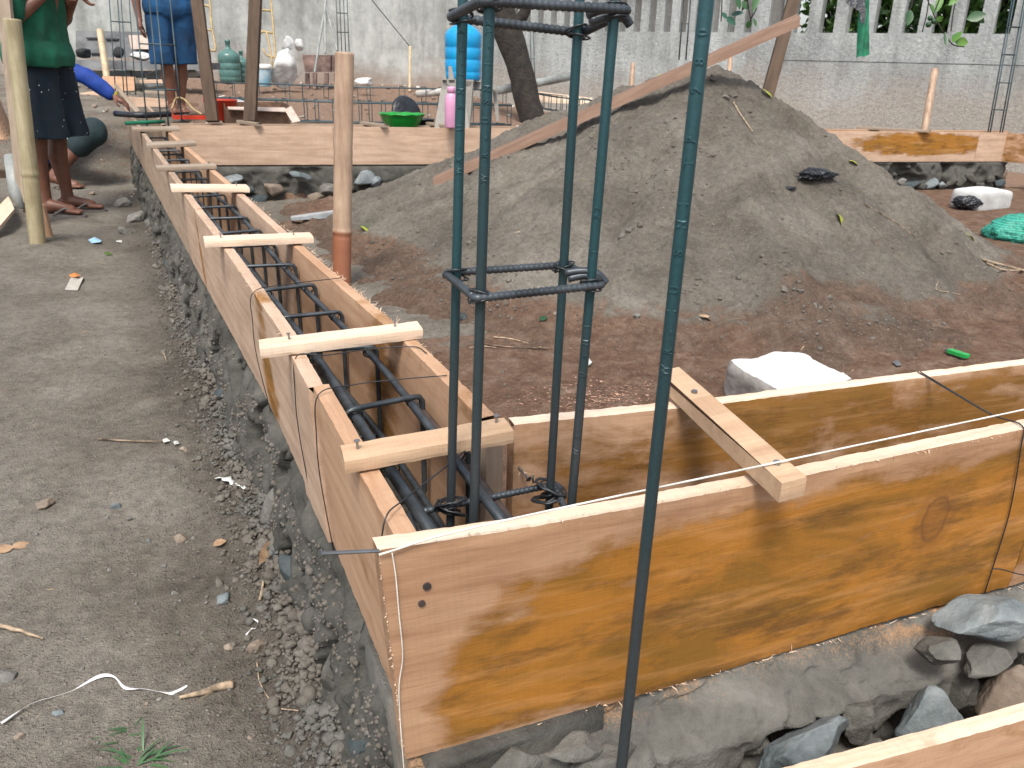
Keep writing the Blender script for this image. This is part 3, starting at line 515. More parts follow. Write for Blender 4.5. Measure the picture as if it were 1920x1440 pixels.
# straw, leaf chips and wood shavings: flat slivers
def slivers(name, pts, lens, wds, m, seed, label, cat, lift=.001):
    rg = np.random.default_rng(seed); n = len(pts); a = rg.uniform(0, 6.28, n); d = np.stack([np.cos(a), np.sin(a), rg.normal(0, .15, n)], 1); s = np.stack([-np.sin(a), np.cos(a), rg.normal(0, .3, n)], 1)
    L = lens[:, None]; W = wds[:, None]; up = np.array([0, 0, 1.]); b = rg.uniform(-.2, .35, n)[:, None]*L; p = pts+(0, 0, lift)
    V = np.stack([p-d*L-s*W*.3, p-d*L+s*W*.3, p+s*W+up*b*.5, p-s*W+up*b*.5, p+d*L+up*b*.2, p-up*W*.6], 1).reshape(-1, 3); o = np.arange(n)[:, None]*6
    F = [tuple(f) for q in ((0, 3, 2, 1), ) for f in (o+np.array(q))]+[tuple(f) for f in (o+np.array((3, 4, 2)))]+[tuple(f) for f in (o+np.array((0, 5, 3)))]+[tuple(f) for f in (o+np.array((1, 2, 5)))]+[tuple(f) for f in (o+np.array((3, 5, 4)))]+[tuple(f) for f in (o+np.array((2, 4, 5)))]
    return tag(mk(name, V, F, M[m]), label, cat, kind='stuff')
M['straw'] = plain('straw', (.42, .33, .22), .9, var=.4, scale=3, bmp=0)
M['twig'] = plain('twig', (.27, .20, .14), .9, var=.4, scale=30, bmp=.3)
n = 1500; xs_ = rng.uniform(.3, 4.2, n); ys = rng.uniform(.9, 4.9, n); p = np.stack([xs_, ys, gz(xs_, ys)], 1)
slivers('straw', p, rng.lognormal(-4.9, .6, n), rng.lognormal(-6.7, .4, n), 'straw', 90, 'dry straw and leaf scraps strewn over the sand heap', 'straw')
n = 260; xs_ = rng.uniform(-1.2, -.12, n); ys = rng.uniform(.1, 4.5, n); p = np.stack([xs_, ys, gz(xs_, ys)], 1)
slivers('straw', p, rng.lognormal(-5.2, .6, n), rng.lognormal(-7.2, .4, n), 'straw', 91, 'dry straw scraps strewn over the dusty path', 'straw')
n = 800; c = onz(1140, 750, -.46); xs_ = c[0]+rng.normal(0, .13, n); ys = c[1]+rng.normal(0, .10, n); p = np.stack([xs_, ys, gz(xs_, ys)+rng.uniform(0, .004, n)], 1)
M['shaving'] = plain('shaving', (.45, .27, .195), .9, var=.2, scale=9, bmp=0)
slivers('shavings', p, rng.lognormal(-5.7, .5, n), rng.lognormal(-6.5, .4, n), 'shaving', 92, 'pink wood shavings on the soil just behind the corner of the troughs', 'shavings')

# ------------------------------------------------------------------ reinforcement
def bar(name, a, b, r, m, parent, seg=10, bow=None, n=12, smooth=True):
    t = np.linspace(0, 1, n)[:, None]; P = np.asarray(a)*(1-t)+np.asarray(b)*t
    if bow is not None: P = P+np.sin(t*np.pi)*np.asarray(bow)
    return mk(name, *tube(P, r, seg), M[m], parent, smooth)
def tie(name, corners, r, m, parent, hook=None, ribs=True, rc=.008, closed=True):   # bent stirrup with rounded corners, optional hooks
    C_ = [np.asarray(c, float) for c in corners]; pts = []; n = len(C_)
    for i in range(n):
        p, c, q = C_[i-1], C_[i], C_[(i+1) % n]; d1 = (p-c)/np.linalg.norm(p-c); d2 = (q-c)/np.linalg.norm(q-c)
        for t in np.linspace(0, 1, 6): pts.append((c+d1*rc)*(1-t)**2+c*2*t*(1-t)+(c+d2*rc)*t*t)
    pts.append(pts[0]+(0, 0, r*.2)); P, u = resamp(pts, max(24, int(np.linalg.norm(np.diff(np.array(pts), axis=0), axis=1).sum()/.002)) if ribs else 60)
    rr = r*(1+.10*np.sign(np.sin(u*2*np.pi/.006))) if ribs else r
    V = [tube(P, rr, 10)]
    if hook is not None:
        c, d, h = (np.asarray(x, float) for x in hook); V.append(tube(spline([c-d*.2-h*.3, c+h*1.2, c+d*.5+h*1.3, c+d], 5), r*1.05, 8)); V.append(tube(spline([c-d*.1+h*.6, c+h*2.2+d*.1, c+d*.55+h*2.6, c+d*1.1+h*1.6], 5), r*1.05, 8))
    return mk(name, *cat_mesh(V), M[m], parent, True)
def wirewrap(parent, c, R_, seed, turns=4, r=.0007, axis_=(0, 0, 1), nm='tie_wire', ends=True, spread_=.004):
    rg = np.random.default_rng(seed); ax = np.asarray(axis_, float); ax /= np.linalg.norm(ax); a = np.cross(ax, (.3, .9, .2)); a /= np.linalg.norm(a); b_ = np.cross(ax, a); P = []
    for t in np.arange(0, turns*2*np.pi, .45): P.append(np.asarray(c)+(a*math.cos(t)+b_*math.sin(t))*R_*(1+.25*math.sin(t*.7+seed))+ax*(math.sin(t*.5+seed)*spread_)+rg.normal(size=3)*R_*.04)
    if ends: P += [P[-1]+(a*.3-ax*.3)*R_*.7, P[-1]+(a*.4+ax*.4)*R_*.9]
    return mk(nm, *tube(spline(P, 2), r, 5), M['wire'], parent, True)
# cage lying in the long trough
cg = thing('rebar_cage', 'dark reinforcing cage lying inside the long timber trough', 'rebar cage', (.09, .3, -.2))
def xc(y): return (xl(y)+xr(y))/2
yy = np.linspace(.06, 5.0, 26)
for dx, z, nm, m, r in ((.043, -.048, 'main_bar', 'steel_dark', .0062), (-.040, -.052, 'main_bar', 'steel_dark', .0075), (-.050, -.19, 'main_bar', 'steel_dark', .006), (.048, -.19, 'main_bar', 'steel_dark', .006)):
    mk(nm, *tube(spline([(xc(y)+dx+.004*math.sin(y*5+dx*90), y, z+.003*math.sin(y*4)) for y in yy], 2), r, 10), M[m], cg, True)
mk('main_bar', *tube(spline([(xc(y)-.022-.01*math.sin(y*3), y, -.07) for y in np.linspace(.05, .55, 6)], 3), .006, 10), M['steel_dark'], cg, True)
mk('main_bar', *tube(spline([(xc(y)+.056+.004*math.sin(y*4), y, -.062) for y in np.linspace(.05, .5, 6)], 3), .006, 10), M['steel_rust'], cg, True)
SY = [.255, .44, .70, .92, 1.14, 1.36, 1.60, 1.80, 2.03, 2.25, 2.5, 2.72, 2.95, 3.2, 3.42, 3.65, 3.9, 4.1, 4.35, 4.6, 4.85]
for k, y in enumerate(SY):
    x = xc(y); t = .01*math.sin(k*2.1)
    c = [(x-.058, y-t, -.037), (x+.060, y+t, -.035), (x+.062, y+t, -.205), (x-.060, y-t, -.205)]
    s = tie('stirrup', c, .0043, 'steel_dark', cg, ribs=False, rc=.012); 
    if y < 2.3:
        wirewrap(s, (x+.047, y+t, -.044), .009, k, 3, .0009, (0, 1, .2)); wirewrap(s, (x-.045, y-t, -.047), .010, k+40, 3, .0009, (0, 1, .2))
# cage hidden in the right hand trough, only its top ties show
cb = thing('rebar_cage', 'reinforcing cage sunk low in the orange stained trough, tie ends just showing', 'rebar cage', (.6, .1, -.2))
for yv in (.065, .155):
    for z in (-.10, -.215): bar('main_bar', (.07, yv, z), (1.85, yv-.005, z+.01), .006, 'steel_dark', cb, 10)
for k, x in enumerate(np.arange(.36, 1.85, .185)):
    s = tie('stirrup', [(x, .055, -.092), (x+.004, .165, -.092), (x+.004, .165, -.225), (x, .055, -.225)], .0043, 'steel_dark', cb, ribs=False, rc=.012); wirewrap(s, (x, .06, -.086), .014, 70+k, 5, .0012, (1, .2, .2))
# column cage
cc = thing('rebar_column', 'upright column cage of four teal steel bars with square ties, standing in the corner of the two troughs', 'rebar cage', (.15, .1, -.25))
BARS = {}
for nm, yv, top, bot in (('A', .145, (868, 0), (845, 960)), ('B', .06, (918, 0), (888, 985)), ('C', .145, (1087, 0), (1030, 940)), ('D', .068, (1154, 0), (1072, 940))):
    a = ony(*top, yv); b_ = ony(*bot, yv); dz = (b_-a)/(a[2]-b_[2]); BARS[nm] = (a-dz*.45, b_+dz*(b_[2]+.24))
RB = .0050
def on_bar(p, a, b_, s):  # point on bar axis nearest in height
    t = (p-b_[2])/(a[2]-b_[2]); return b_+(a-b_)*t
def lettering(parent, a, b_, r, glyphs, size, m, nm='raised_mark'):
    """glyphs: (character, height z); rolled letters wrapped round the bar, reading upward"""
    ax = (a-b_)/np.linalg.norm(a-b_); L = []
    for ch, z in glyphs:
        c = on_bar(z, a, b_, 0); to = CAM-c; to -= ax*(to@ax); to /= np.linalg.norm(to); side = np.cross(ax, to)   # side points to the right seen from the front
        cu = bpy.data.curves.new('t', 'FONT'); cu.body = ch; cu.size = size; cu.extrude = .0004; cu.align_x = 'CENTER'; cu.align_y = 'CENTER'; cu.bevel_depth = .0003; cu.bevel_resolution = 1
        ob = bpy.data.objects.new('t', cu); COL.objects.link(ob); me = bpy.data.meshes.new_from_object(ob.evaluated_get(bpy.context.evaluated_depsgraph_get()))
        V = np.array([v.co[:] for v in me.vertices]); F = [tuple(p.vertices) for p in me.polygons]
        bpy.data.objects.remove(ob); bpy.data.meshes.remove(me)
        th = -V[:, 1]/r; R_ = r+.0002+V[:, 2]; W = c+np.outer(V[:, 0], ax)+(R_*np.cos(th))[:, None]*to+(R_*np.sin(th))[:, None]*side*1.0; L.append((W, F))
    return mk(nm, *cat_mesh(L), M[m], parent)
def zpx(nm_ab, px, py): # height on bar at image row py
    a, b_ = nm_ab; best = None
    for t in np.linspace(0, 1, 1500):
        p = b_+(a-b_)*t; d = p-CAM; yy_ = 720-FPX*(d@UV)/(d@FV)
        if best is None or abs(yy_-py) < best[0]: best = (abs(yy_-py), p[2])
    return best[1]
SEQ = "WR-USNI-TP280"
for nm, ys in (('A', [320, 300, 275, 240, 200, 170, 140, 120, 95, 60]), ('B', [335, 290, 258, 225, 190, 165, 120, 88, 60, 45]), ('C', []), ('D', [845, 815, 765, 700, 665, 640, 610, 560, 470, 405, 390])):
    a, b_ = BARS[nm]; o = bar('main_bar', b_, a, RB, 'steel', cc, 20, n=30)
    if ys:
        g = [(c, zpx((a, b_), 0, y)) for c, y in zip(SEQ, ys)]; lettering(o, a, b_, RB, g, .0075, 'steel')
for k, z in enumerate((-.052, .222, .462)):
    cA, cB, cC, cD = (on_bar(z, *BARS[n_], 0) for n_ in 'ABCD'); o_ = RB+.0042
    if k == 2: cA, cB, cC, cD = (on_bar(zz, *BARS[n_], 0) for n_, zz in zip('ABCD', (.466, .4745, .458, .474)))
    cs = [cB+(-o_, -o_, 0), cD+(o_, -o_, .001), cC+(o_, o_, 0), cA+(-o_, o_, 0)]
    if k == 0: cs = [cA+(-.048, o_, -.004), cC+(o_, o_, .002), cD+(o_, -o_, -.02), cB+(-.048, -o_, -.02)]
    hk = (cD+(o_, -o_*.2, .003), np.array([-.030, .012, .002]), np.array([0, 0, .0035])) if k else None
    if k == 2: hk = (cD+(o_, -o_*.2, -.010), np.array([-.032, .004, .0]), np.array([0, 0, .004]))
    s = tie('tie', cs, .0039 if k < 2 else .0042, 'steel_dark', cc, hk, rc=.006)
    for q, c in enumerate((cA, cB, cC, cD)): wirewrap(s, c+(0, 0, .0), RB+.0048, 10*k+q, 4, .0009, (0, .15, 1), spread_=.006)
wirewrap(cc, on_bar(-.055, *BARS['C'], 0), .016, 5, 9, .0013, (.2, .1, 1), spread_=.012); wirewrap(cc, on_bar(-.05, *BARS['A'], 0), .015, 6, 8, .0012, (.2, .4, 1), spread_=.01)
# single bar in front of the board
yb = -.12; a = ony(1325, 0, yb); b_ = ony(1165, 1440, yb); dz = (b_-a)/(a[2]-b_[2]); a2 = a-dz*.5; b2 = b_+dz*.16
sb = bar('steel_bar', b2, a2, .0054, 'steel', None, 24, n=40); tag(sb, 'single tall teal steel bar with raised lettering, in front of the orange stained board', 'steel bar')
g = [(c, zpx((a2, b2), 0, y)) for c, y in (('W', 692), ('R', 655), ('-', 620), ('I', 580), ('U', 540), ('S', 472), ('N', 420), ('I', 382), ('T', 304), ('P', 262), ('2', 168), ('8', 115), ('0', 63))]
lettering(sb, a2, b2, .0054, g, .0092, 'steel')
# wires and strings
def cord(name, pts, r, m, label, cat, parent=None, n=6, group=None): 
    o = mk(name, *tube(spline(pts, n), r, 6), M[m], parent, True); return tag(o, label, cat, group) if parent is None else o
ph = np.array([-.062, -.004, .012])
s0 = onz(905, 985, .012); e = onz(1920, 768, .03)
cord('string_line', [ony(706, 1040, -.003)+(.002, -.001, -.0), s0, onz(1480, 862, .0325), e, e+(e-onz(1480, 862, .0325))*.6], .0011, 'string', 'white string line stretched from the corner nail over the slanting batten to the right', 'string')
cord('hanging_string', [ony(735, 1036, -.0035), ony(742, 1080, -.004), ony(748, 1150, -.004), ony(755, 1230, -.004), ony(748, 1300, -.004), ony(757, 1440, -.004), ony(760, 1470, -.004)], .0006, 'string', 'thin pale thread dangling down the left end of the orange stained board', 'string')
wr = lambda q, z=.004: onz(*q, z)
for k, (pts, lb) in enumerate([
    ([(722, 974), (760, 935), (830, 880), (885, 835), (945, 790)], 'thin binding wire slanting up across the near end of the long trough'),
    ([(597, 740), (660, 722), (740, 712), (838, 704)], 'binding wire crossing the long trough between its two nearest battens'),
    ([(556, 668), (610, 666), (690, 655), (775, 650), (800, 662)], 'binding wire just behind the second batten of the long trough'),
    ([(475, 548), (540, 533), (640, 521)], 'binding wire crossing the long trough between its second and third battens')]):
    P = [wr(q) for q in pts]; lo = P[0]+(-.004, 0, 0); mid = [lo-(0.002, 0, .06), lo-(0, 0, .13), np.array([xlb(P[0][1])-.004, P[0][1]+.01, -.25])]
    cord('binding_wire', mid[::-1]+P, .0009, 'wire', lb, 'wire', group='wires tying the long trough together')
for o_ in (0, .006):
    cord('binding_wire', [onz(1720+o_*900, 697, .002), onz(1790+o_*500, 738, -.008), onz(1860+o_*300, 778, -.004), onz(1916, 798, .005), ony(1914, 840, -.003), ony(1893, 960, -.003), ony(1862, 1062, -.004), ony(1846, 1112, -.004)], .0009, 'wire', 'double binding wire crossing the orange stained trough at the right edge of the photo', 'wire', group='double wire at the right')
cord('wire_tail', [ony(1862, 1066, -.006), ony(1880, 1068, -.01), ony(1920, 1078, -.012), ony(1960, 1075, -.012)], .0009, 'wire', 'twisted wire end sticking out low on the orange stained board, right edge', 'wire')
for k, (x, y) in enumerate(((588, 915), (607, 962), (570, 680))):
    pass

# ------------------------------------------------------------------ walls
def wall_mat(name, stops, stain, rough_b, bs):
    m, t, b = _nt(name); p = geopos(t); z = N(t, 'ShaderNodeSeparateXYZ'); t.links.new(p, z.inputs[0])
    st = noise(t, mapping(t, p, (1.6, 1.6, .22)), 3, 8, .7, .4); sp = noise(t, p, 1.1, 7, .65, .3); fi = noise(t, p, rough_b, 6, .75)
    c = ramp(t, sp, stops); c = mix(t, .55, c, ramp(t, st, [(.35, (.42, .42, .40)), (.5, (.8, .8, .79)), (.62, (1.1, 1.1, 1.1))]), 'MULTIPLY')
    lo = math_(t, 'ADD', z.outputs[2], math_(t, 'MULTIPLY', math_(t, 'SUBTRACT', sp, .5), 1.1)); f = ramp(t, lo, [(.10, (1, 1, 1)), (.52, (0, 0, 0))])
    c = mix(t, math_(t, 'MULTIPLY', f, .85), c, stain); c = mix(t, .55, c, ramp(t, fi, [(.3, (.6, .6, .6)), (.6, (1.12, 1.12, 1.12))]), 'MULTIPLY')
    t.links.new(c, b.inputs['Base Color']); b.inputs['Roughness'].default_value = .95; bump(t, b, fi, bs, .03); return m
M['wall_plain'] = wall_mat('wall_plain', [(.3, (.22, .225, .215)), (.5, (.37, .385, .37)), (.7, (.50, .515, .495))], (.27, .20, .16), 9, .15)
M['wall_rough'] = wall_mat('wall_rough', [(.3, (.26, .28, .28)), (.5, (.39, .415, .415)), (.7, (.51, .54, .54))], (.36, .33, .29), 26, .9)
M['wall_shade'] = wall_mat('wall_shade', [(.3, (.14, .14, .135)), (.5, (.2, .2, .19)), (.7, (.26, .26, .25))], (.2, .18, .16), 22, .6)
W0 = np.array([-9., 0.]); W1 = np.array([4.05, 11.6]); wd = np.array([1, -.425]); wd /= np.linalg.norm(wd); W0 = W1-wd*13
wn = np.array([-wd[1], wd[0]])
def slab(A, B, z0, z1, th, nrm): A = np.append(A, 0); B = np.append(B, 0); n = np.append(np.asarray(nrm)*th, 0); return hexa([A+(0, 0, z0), B+(0, 0, z0), B+n+(0, 0, z0), A+n+(0, 0, z0), A+(0, 0, z1), B+(0, 0, z1), B+n+(0, 0, z1), A+n+(0, 0, z1)])
wl = mk('boundary_wall', *slab(W0, W1, -.3, 2.6, .18, wn), M['wall_plain']); tag(wl, 'plain plastered boundary wall at the back left, streaked and brown at its foot', 'wall')
R0, R1 = np.array([4.05, 11.6]), np.array([8.0, 5.7]); rd = (R1-R0)/np.linalg.norm(R1-R0); rn = np.array([-rd[1], rd[0]])
wr_ = thing('boundary_wall', 'rough rendered boundary wall with a row of tall upright slots, behind the sand heap', 'wall', (R0[0], R0[1], -.5))
L = 10.5; s0_, zs, ze = .05, .86, 1.75
mk('wall_base', *slab(R0-rd*.0, R0+rd*L, -.7, zs, .20, rn), M['wall_rough'], wr_)
mk('wall_cap', *slab(R0, R0+rd*L, ze, ze+.25, .20, rn), M['wall_rough'], wr_)
mk('joint_band', *slab(R0+rd*4.6-rn*.004, R0+rd*7.8-rn*.004, .565, .569, .01, rn), M['wire'], wr_)
sl_ = list(np.arange(.95, 4.4, .205))+[4.55+.29*k for k in range(20)]; finL = []; prev = .0
for s in sl_:
    hw = .045 if s < 4.5 else .078
    A = R0+rd*prev; B = R0+rd*(s-hw); finL.append(slab(A+rn*.003, B+rn*.003, zs-.01, ze+.01, .165, rn)); prev = s+hw
finL.append(slab(R0+rd*prev+rn*.003, R0+rd*L+rn*.003, zs-.01, ze+.01, .165, rn)); mk('slotted_screen', *cat_mesh(finL), M['wall_rough'], wr_)
mk('wall_pier', *slab(R0-rd*.0-wd*.18-rn*.02, R0+rd*.2-rn*.02, -.4, 2.6, .22, rn), M['wall_plain'], wr_)
# grey backing of the slots further away (added panel, recess shade put into its darker wall colour)
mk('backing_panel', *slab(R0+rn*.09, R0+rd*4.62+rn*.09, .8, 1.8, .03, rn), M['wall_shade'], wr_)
# ------------------------------------------------------------------ greenery
def leafmat(name, a, b_): 
    m = plain(name, a, .45, c2=b_, scale=6, bmp=0); b = m.node_tree.nodes['Principled BSDF']; b.inputs['Subsurface Weight'].default_value = 0; return m
M['leaf'] = leafmat('leaf', (.035, .10, .03), (.015, .05, .02)); M['leaf_light'] = leafmat('leaf_light', (.13, .26, .04), (.06, .16, .03)); M['leaf_mid'] = leafmat('leaf_mid', (.10, .20, .06), (.05, .12, .035)); M['leaf_teal'] = leafmat('leaf_teal', (.02, .085, .05), (.01, .045, .035))
M['bark'] = plain('bark', (.030, .024, .018), .9, c2=(.010, .008, .007), scale=14, bmp=1, bsc=35, bd=.02)
def leaf(c, d, n, ln, wd_, curl=.15):
    d = np.asarray(d, float); d /= np.linalg.norm(d); n = np.asarray(n, float); s = np.cross(d, n); s /= np.linalg.norm(s); n = np.cross(s, d); V = []
    for t, w_ in ((0, .05), (.2, .7), (.45, 1), (.7, .8), (.9, .35), (1, .02)):
        m_ = np.asarray(c)+d*ln*t-n*ln*curl*t*t; V += [m_-s*wd_*w_*.5+n*wd_*.12*w_, m_, m_+s*wd_*w_*.5+n*wd_*.12*w_]
    F = []
    for i in range(5): F += [(3*i, 3*i+1, 3*i+4, 3*i+3), (3*i+1, 3*i+2, 3*i+5, 3*i+4)]
    return np.array(V), F
def shrub(x, y, s, seed, m, label):
    rg = np.random.default_rng(seed); r = thing('shrub', label, 'shrub', (x, y, -.3), 'shrubs behind the slotted wall'); L = []; st = []
    for k in range(9):
        a = rg.uniform(0, 6.28); q = spline([(x, y, -.3), (x+.15*math.cos(a), y+.15*math.sin(a), .5), (x+.4*s*math.cos(a), y+.4*s*math.sin(a), 1.2+rg.uniform(0, .5))], 4); st.append(tube(q, .012, 5))
    for k in range(1500):
        p = np.array([x, y, 1.15])+rg.normal(size=3)*(.40*s, .30*s, .45)
        if (p[:2]-R0)@rn < .36 or p[2] > 2.3: continue
        L.append(leaf(p, rg.normal(size=3)+(0, 0, -.4), rg.normal(size=3)+(0, 0, 1), rg.uniform(.07, .17), rg.uniform(.03, .08)))
    mk('stem', *cat_mesh(st), M['bark'], r); mk('foliage', *cat_mesh(L), M[m], r)
kinds = ['bright green shrub pressed against the slots of the wall', 'dark green shrub seen through the slots of the wall']
for k, s in enumerate(np.arange(5.2, 9.6, .62)):
    p = R0+rd*s+rn*(.75+.2*(k % 2)); px_ = ''
    shrub(p[0], p[1], 1.0, 500+k, 'leaf_light' if k % 2 == 0 else 'leaf_mid', kinds[k % 2])
# leaning tree trunk
tr = thing('tree', 'dark leaning tree trunk rising behind the sand heap left of the slotted wall', 'tree', tuple(atd(1000, 225, 8.6)))
TP = [(1003, 235, 26), (990, 190, 24), (972, 120, 24), (948, 50, 27), (922, -10, 32), (890, -80, 36), (860, -190, 34)]
P = spline([atd(x, y, 8.6) for x, y, r in TP], 6); R_ = np.interp(np.linspace(0, 1, len(P)), np.linspace(0, 1, len(TP)), [r*8.6/FPX for x, y, r in TP])
V, F = tube(P, R_, 18); V = V+.018*np.stack([fbm(V+k*5, 7, 4, 3) for k in range(3)], 1); mk('trunk', V, F, M['bark'], tr, True)
V, F = tube(spline([atd(955, 60, 8.55), atd(985, 20, 8.5), atd(1000, -60, 8.4)], 5), np.linspace(.07, .04, 11), 8); mk('limb', V, F, M['bark'], tr, True)
def twig_thing(label, depth, stems, leaves, fruit=(), group=None):
    r = thing('hanging_branch', label, 'branch', tuple(atd(stems[0][0][0], stems[0][0][1], depth)), group)
    mk('twig', *cat_mesh([tube(spline([atd(x, y, depth) for x, y in s], 5), .0022*depth/3, 5) for s in stems]), M['bark'], r, True); rg = np.random.default_rng(int(stems[0][0][0]))
    for (x, y, x2, y2, w_, m) in leaves:
        a = atd(x, y, depth); b_ = atd(x2, y2, depth+rg.uniform(-.03, .03)); V, F = leaf(a, b_-a, -FV+rg.normal(size=3)*.35, np.linalg.norm(b_-a), w_*depth/FPX, .06); mk('leaf', V, F, M[m], r, True)
    for (x, y, rr) in fruit: V, F = ico(2); mk('fruit', V*rr*depth/FPX+atd(x, y, depth), F, M['leaf'], r, True)
twig_thing('dark green leafy twig hanging in at the top, above the slanting batten', 3.0, [[(1420, -420), (1405, -200), (1400, -40), (1403, 10), (1408, 40)], [(1420, -420), (1428, -180), (1425, -40), (1418, 15), (1408, 34)], [(1355, -30), (1353, 20), (1352, 40)]],
    [(1375, -14, 1388, 17, 22, 'leaf'), (1400, -12, 1392, 22, 16, 'leaf'), (1422, -18, 1412, 22, 14, 'leaf'), (1394, 24, 1369, 27, 11, 'leaf_teal'), (1363, 32, 1379, 46, 13, 'leaf_teal'), (1352, 24, 1364, 34, 10, 'leaf_teal'), (1413, 34, 1418, 50, 8, 'leaf'), (1405, 38, 1402, 54, 12, 'leaf'), (1392, 2, 1402, 18, 13, 'leaf')])
twig_thing('sparse twig with small round fruit and leaves hanging before the right hand slots', 3.6, [[(1760, -420), (1730, -200), (1735, -30), (1748, 20), (1763, 50), (1785, 82), (1808, 88)], [(1745, -30), (1738, 25), (1729, 60)], [(1760, -420), (1790, -180), (1795, -30), (1788, 20), (1783, 58)], [(1715, -20), (1710, 8), (1704, 20)], [(1765, -10), (1752, 22)]],
    [(1707, 18, 1702, 47, 17, 'leaf'), (1772, 60, 1775, 86, 9, 'leaf'), (1785, 80, 1803, 58, 18, 'leaf_light'), (1790, 78, 1816, 80, 18, 'leaf_light'), (1765, -12, 1757, 22, 14, 'leaf_light'), (1752, 26, 1745, 6, 12, 'leaf_light'), (1778, 10, 1800, -8, 12, 'leaf_light'), (1812, 36, 1850, 26, 20, 'leaf'), (1820, 20, 1846, 44, 16, 'leaf')],
    [(1744, 34, 5), (1751, 40, 5), (1741, 46, 5.5)])
# green cloth hanging
V = np.array([atd(x, y, 5.2+dd) for x, y, dd in ((1618, -25, 0), (1632, -25, .03), (1631, 40, .05), (1629, 103, .05), (1606, 108, -.02), (1614, 45, -.03))])
M['cloth_green'] = plain('cloth_green', (.012, .165, .085), .85, var=.25, scale=12, bmp=.4, bsc=90)
u_ = np.linspace(0, 1, 9); rows = []
for t in np.linspace(0, 1, 16):
    l = atd(*(np.array([1616, -28])*(1-t)+np.array([1606, 108])*t), 5.2); r_ = atd(*(np.array([1634, -28])*(1-t)+np.array([1629, 103])*t), 5.2); rows.append([l*(1-u)+r_*u+FV*.025*math.sin(u*7+t*3)*(1-.4*t) for u in u_])
V = np.array(rows).reshape(-1, 3); V = np.concatenate([V, V+FV*.002]); g_ = grid_faces(16, 9); F = [tuple(f) for f in g_]+[tuple(f[::-1]+144) for f in g_]
tag(mk('hanging_cloth', V, F, M['cloth_green'], None, True), 'strip of plain green cloth hanging down in front of the slotted wall', 'cloth')
M['black_plastic'] = plain('black_plastic', (.022, .026, .033), .3, c2=(.009, .010, .013), scale=20, bmp=.8, bsc=35, bd=.01)
rows = [[atd(x, y, 5.1) for x, y in r_] for r_ in (((1582, -20), (1600, -22), (1640, -25)), ((1588, 6), (1604, 2), (1622, 4)), ((1612, 22), (1618, 20), (1624, 24)), ((1614, 44), (1618, 42), (1621, 46)))]
V = np.array(rows).reshape(-1, 3); V = np.concatenate([V, V+FV*.004]); g_ = grid_faces(4, 3)
tag(mk('torn_sheet', V, [tuple(f) for f in g_]+[tuple(f[::-1]+12) for f in g_], M['black_plastic']), 'torn black sheet caught above the green cloth', 'plastic sheet')

# ------------------------------------------------------------------ stakes and long timbers
def stake_px(name, label, top, bot, D0, D1, wpx, th, m, cat='stake', seed=0, group=None):
    a, b_ = atd(*top, D0), atd(*bot, D1); w_ = wpx*(D0+D1)/2/FPX; hv = a-b_; o = board(name, [b_-RV*w_/2-FV*0, a-RV*w_/2], [b_+RV*w_/2, a+RV*w_/2], FV*th, M[m], None, .03, 3, None, seed, .002); return tag(o, label, cat, group)
M['bamboo'] = None
def bamboo_mat(name, lt, dk):
    m, t, b = _nt(name); v = objco(t); n = noise(t, mapping(t, v, (40, 40, 2)), 1, 6, .65); n2 = noise(t, v, 7, 4)
    c = ramp(t, n, [(.3, dk), (.6, lt)]); c = mix(t, .5, c, ramp(t, n2, [(.35, (.6, .55, .5)), (.6, (1.05, 1.05, 1.05))]), 'MULTIPLY'); a = N(t, 'ShaderNodeAttribute', attribute_name='low').outputs['Fac']
    c = mix(t, a, c, (.30, .12, .065)); t.links.new(c, b.inputs['Base Color']); b.inputs['Roughness'].default_value = .5; bump(t, b, n, .25, .002); return m
M['bamboo_tan'] = bamboo_mat('bamboo_tan', (.46, .33, .23), (.29, .18, .12)); M['bamboo_green'] = bamboo_mat('bamboo_green', (.38, .33, .21), (.23, .19, .095)); M['bamboo_far'] = bamboo_mat('bamboo_far', (.6, .5, .33), (.42, .32, .2))
def bamboo(name, label, a, b_, r, m, nodes=(), group=None, low=None, split=False):
    a, b_ = np.asarray(a, float), np.asarray(b_, float); n = 120; t = np.linspace(0, 1, n); P = b_+(a-b_)*t[:, None]; rr = np.full(n, r)*(1-.04*t)
    for q in nodes: rr = rr*(1+.09*np.exp(-((t-q)/.008)**2)-.05*np.exp(-((t-q+.018)/.006)**2))
    V, F = tube(P, rr, 20); V = V+.0012*np.stack([fbm(V+k, 20, 3, k) for k in range(3)], 1)
    tt = np.repeat(t, 20); A = sst(low+.004, low-.004, tt) if low else 0*tt
    F = F[:-1]; V2, F2 = tube(P[-10:], rr[-10:]*.72, 20); o0 = len(V)    # hollow cut end
    last = [(n-1)*20+i for i in range(20)]; l2 = [o0+9*20+i for i in range(20)]
    F = F+[tuple(x+o0 for x in f[::-1]) for f in F2[:-2]]+[(last[i], last[(i+1) % 20], l2[(i+1) % 20], l2[i]) for i in range(20)]+[tuple(o0+i for i in range(20))]
    V = np.concatenate([V, V2]); o = mk(name, V, F, M[m], None, True, {'low': np.concatenate([A, np.zeros(len(V2))])}); return tag(o, label, 'stake', group)
bamboo('bamboo_stake', 'thick tan bamboo stake driven in behind the long trough, reddish below its lowest joint', ony(646, 99, 2.89), onz(640, 545, -.5), 17.0*3.62/FPX, 'bamboo_tan', (.262,), low=.262)
bamboo('bamboo_stake', 'greenish bamboo stake in the left foreground before the man in green', ony(23, 36, 4.0), onz(75, 490, -.54), 14.5*4.0/FPX, 'bamboo_green', (.38,))
stake_px('timber_stake', 'grey timber stake just behind the greenish bamboo at the left edge', (2, -30), (44, 380), 4.3, 4.6, 24, .03, 'wood_weathered', seed=201)
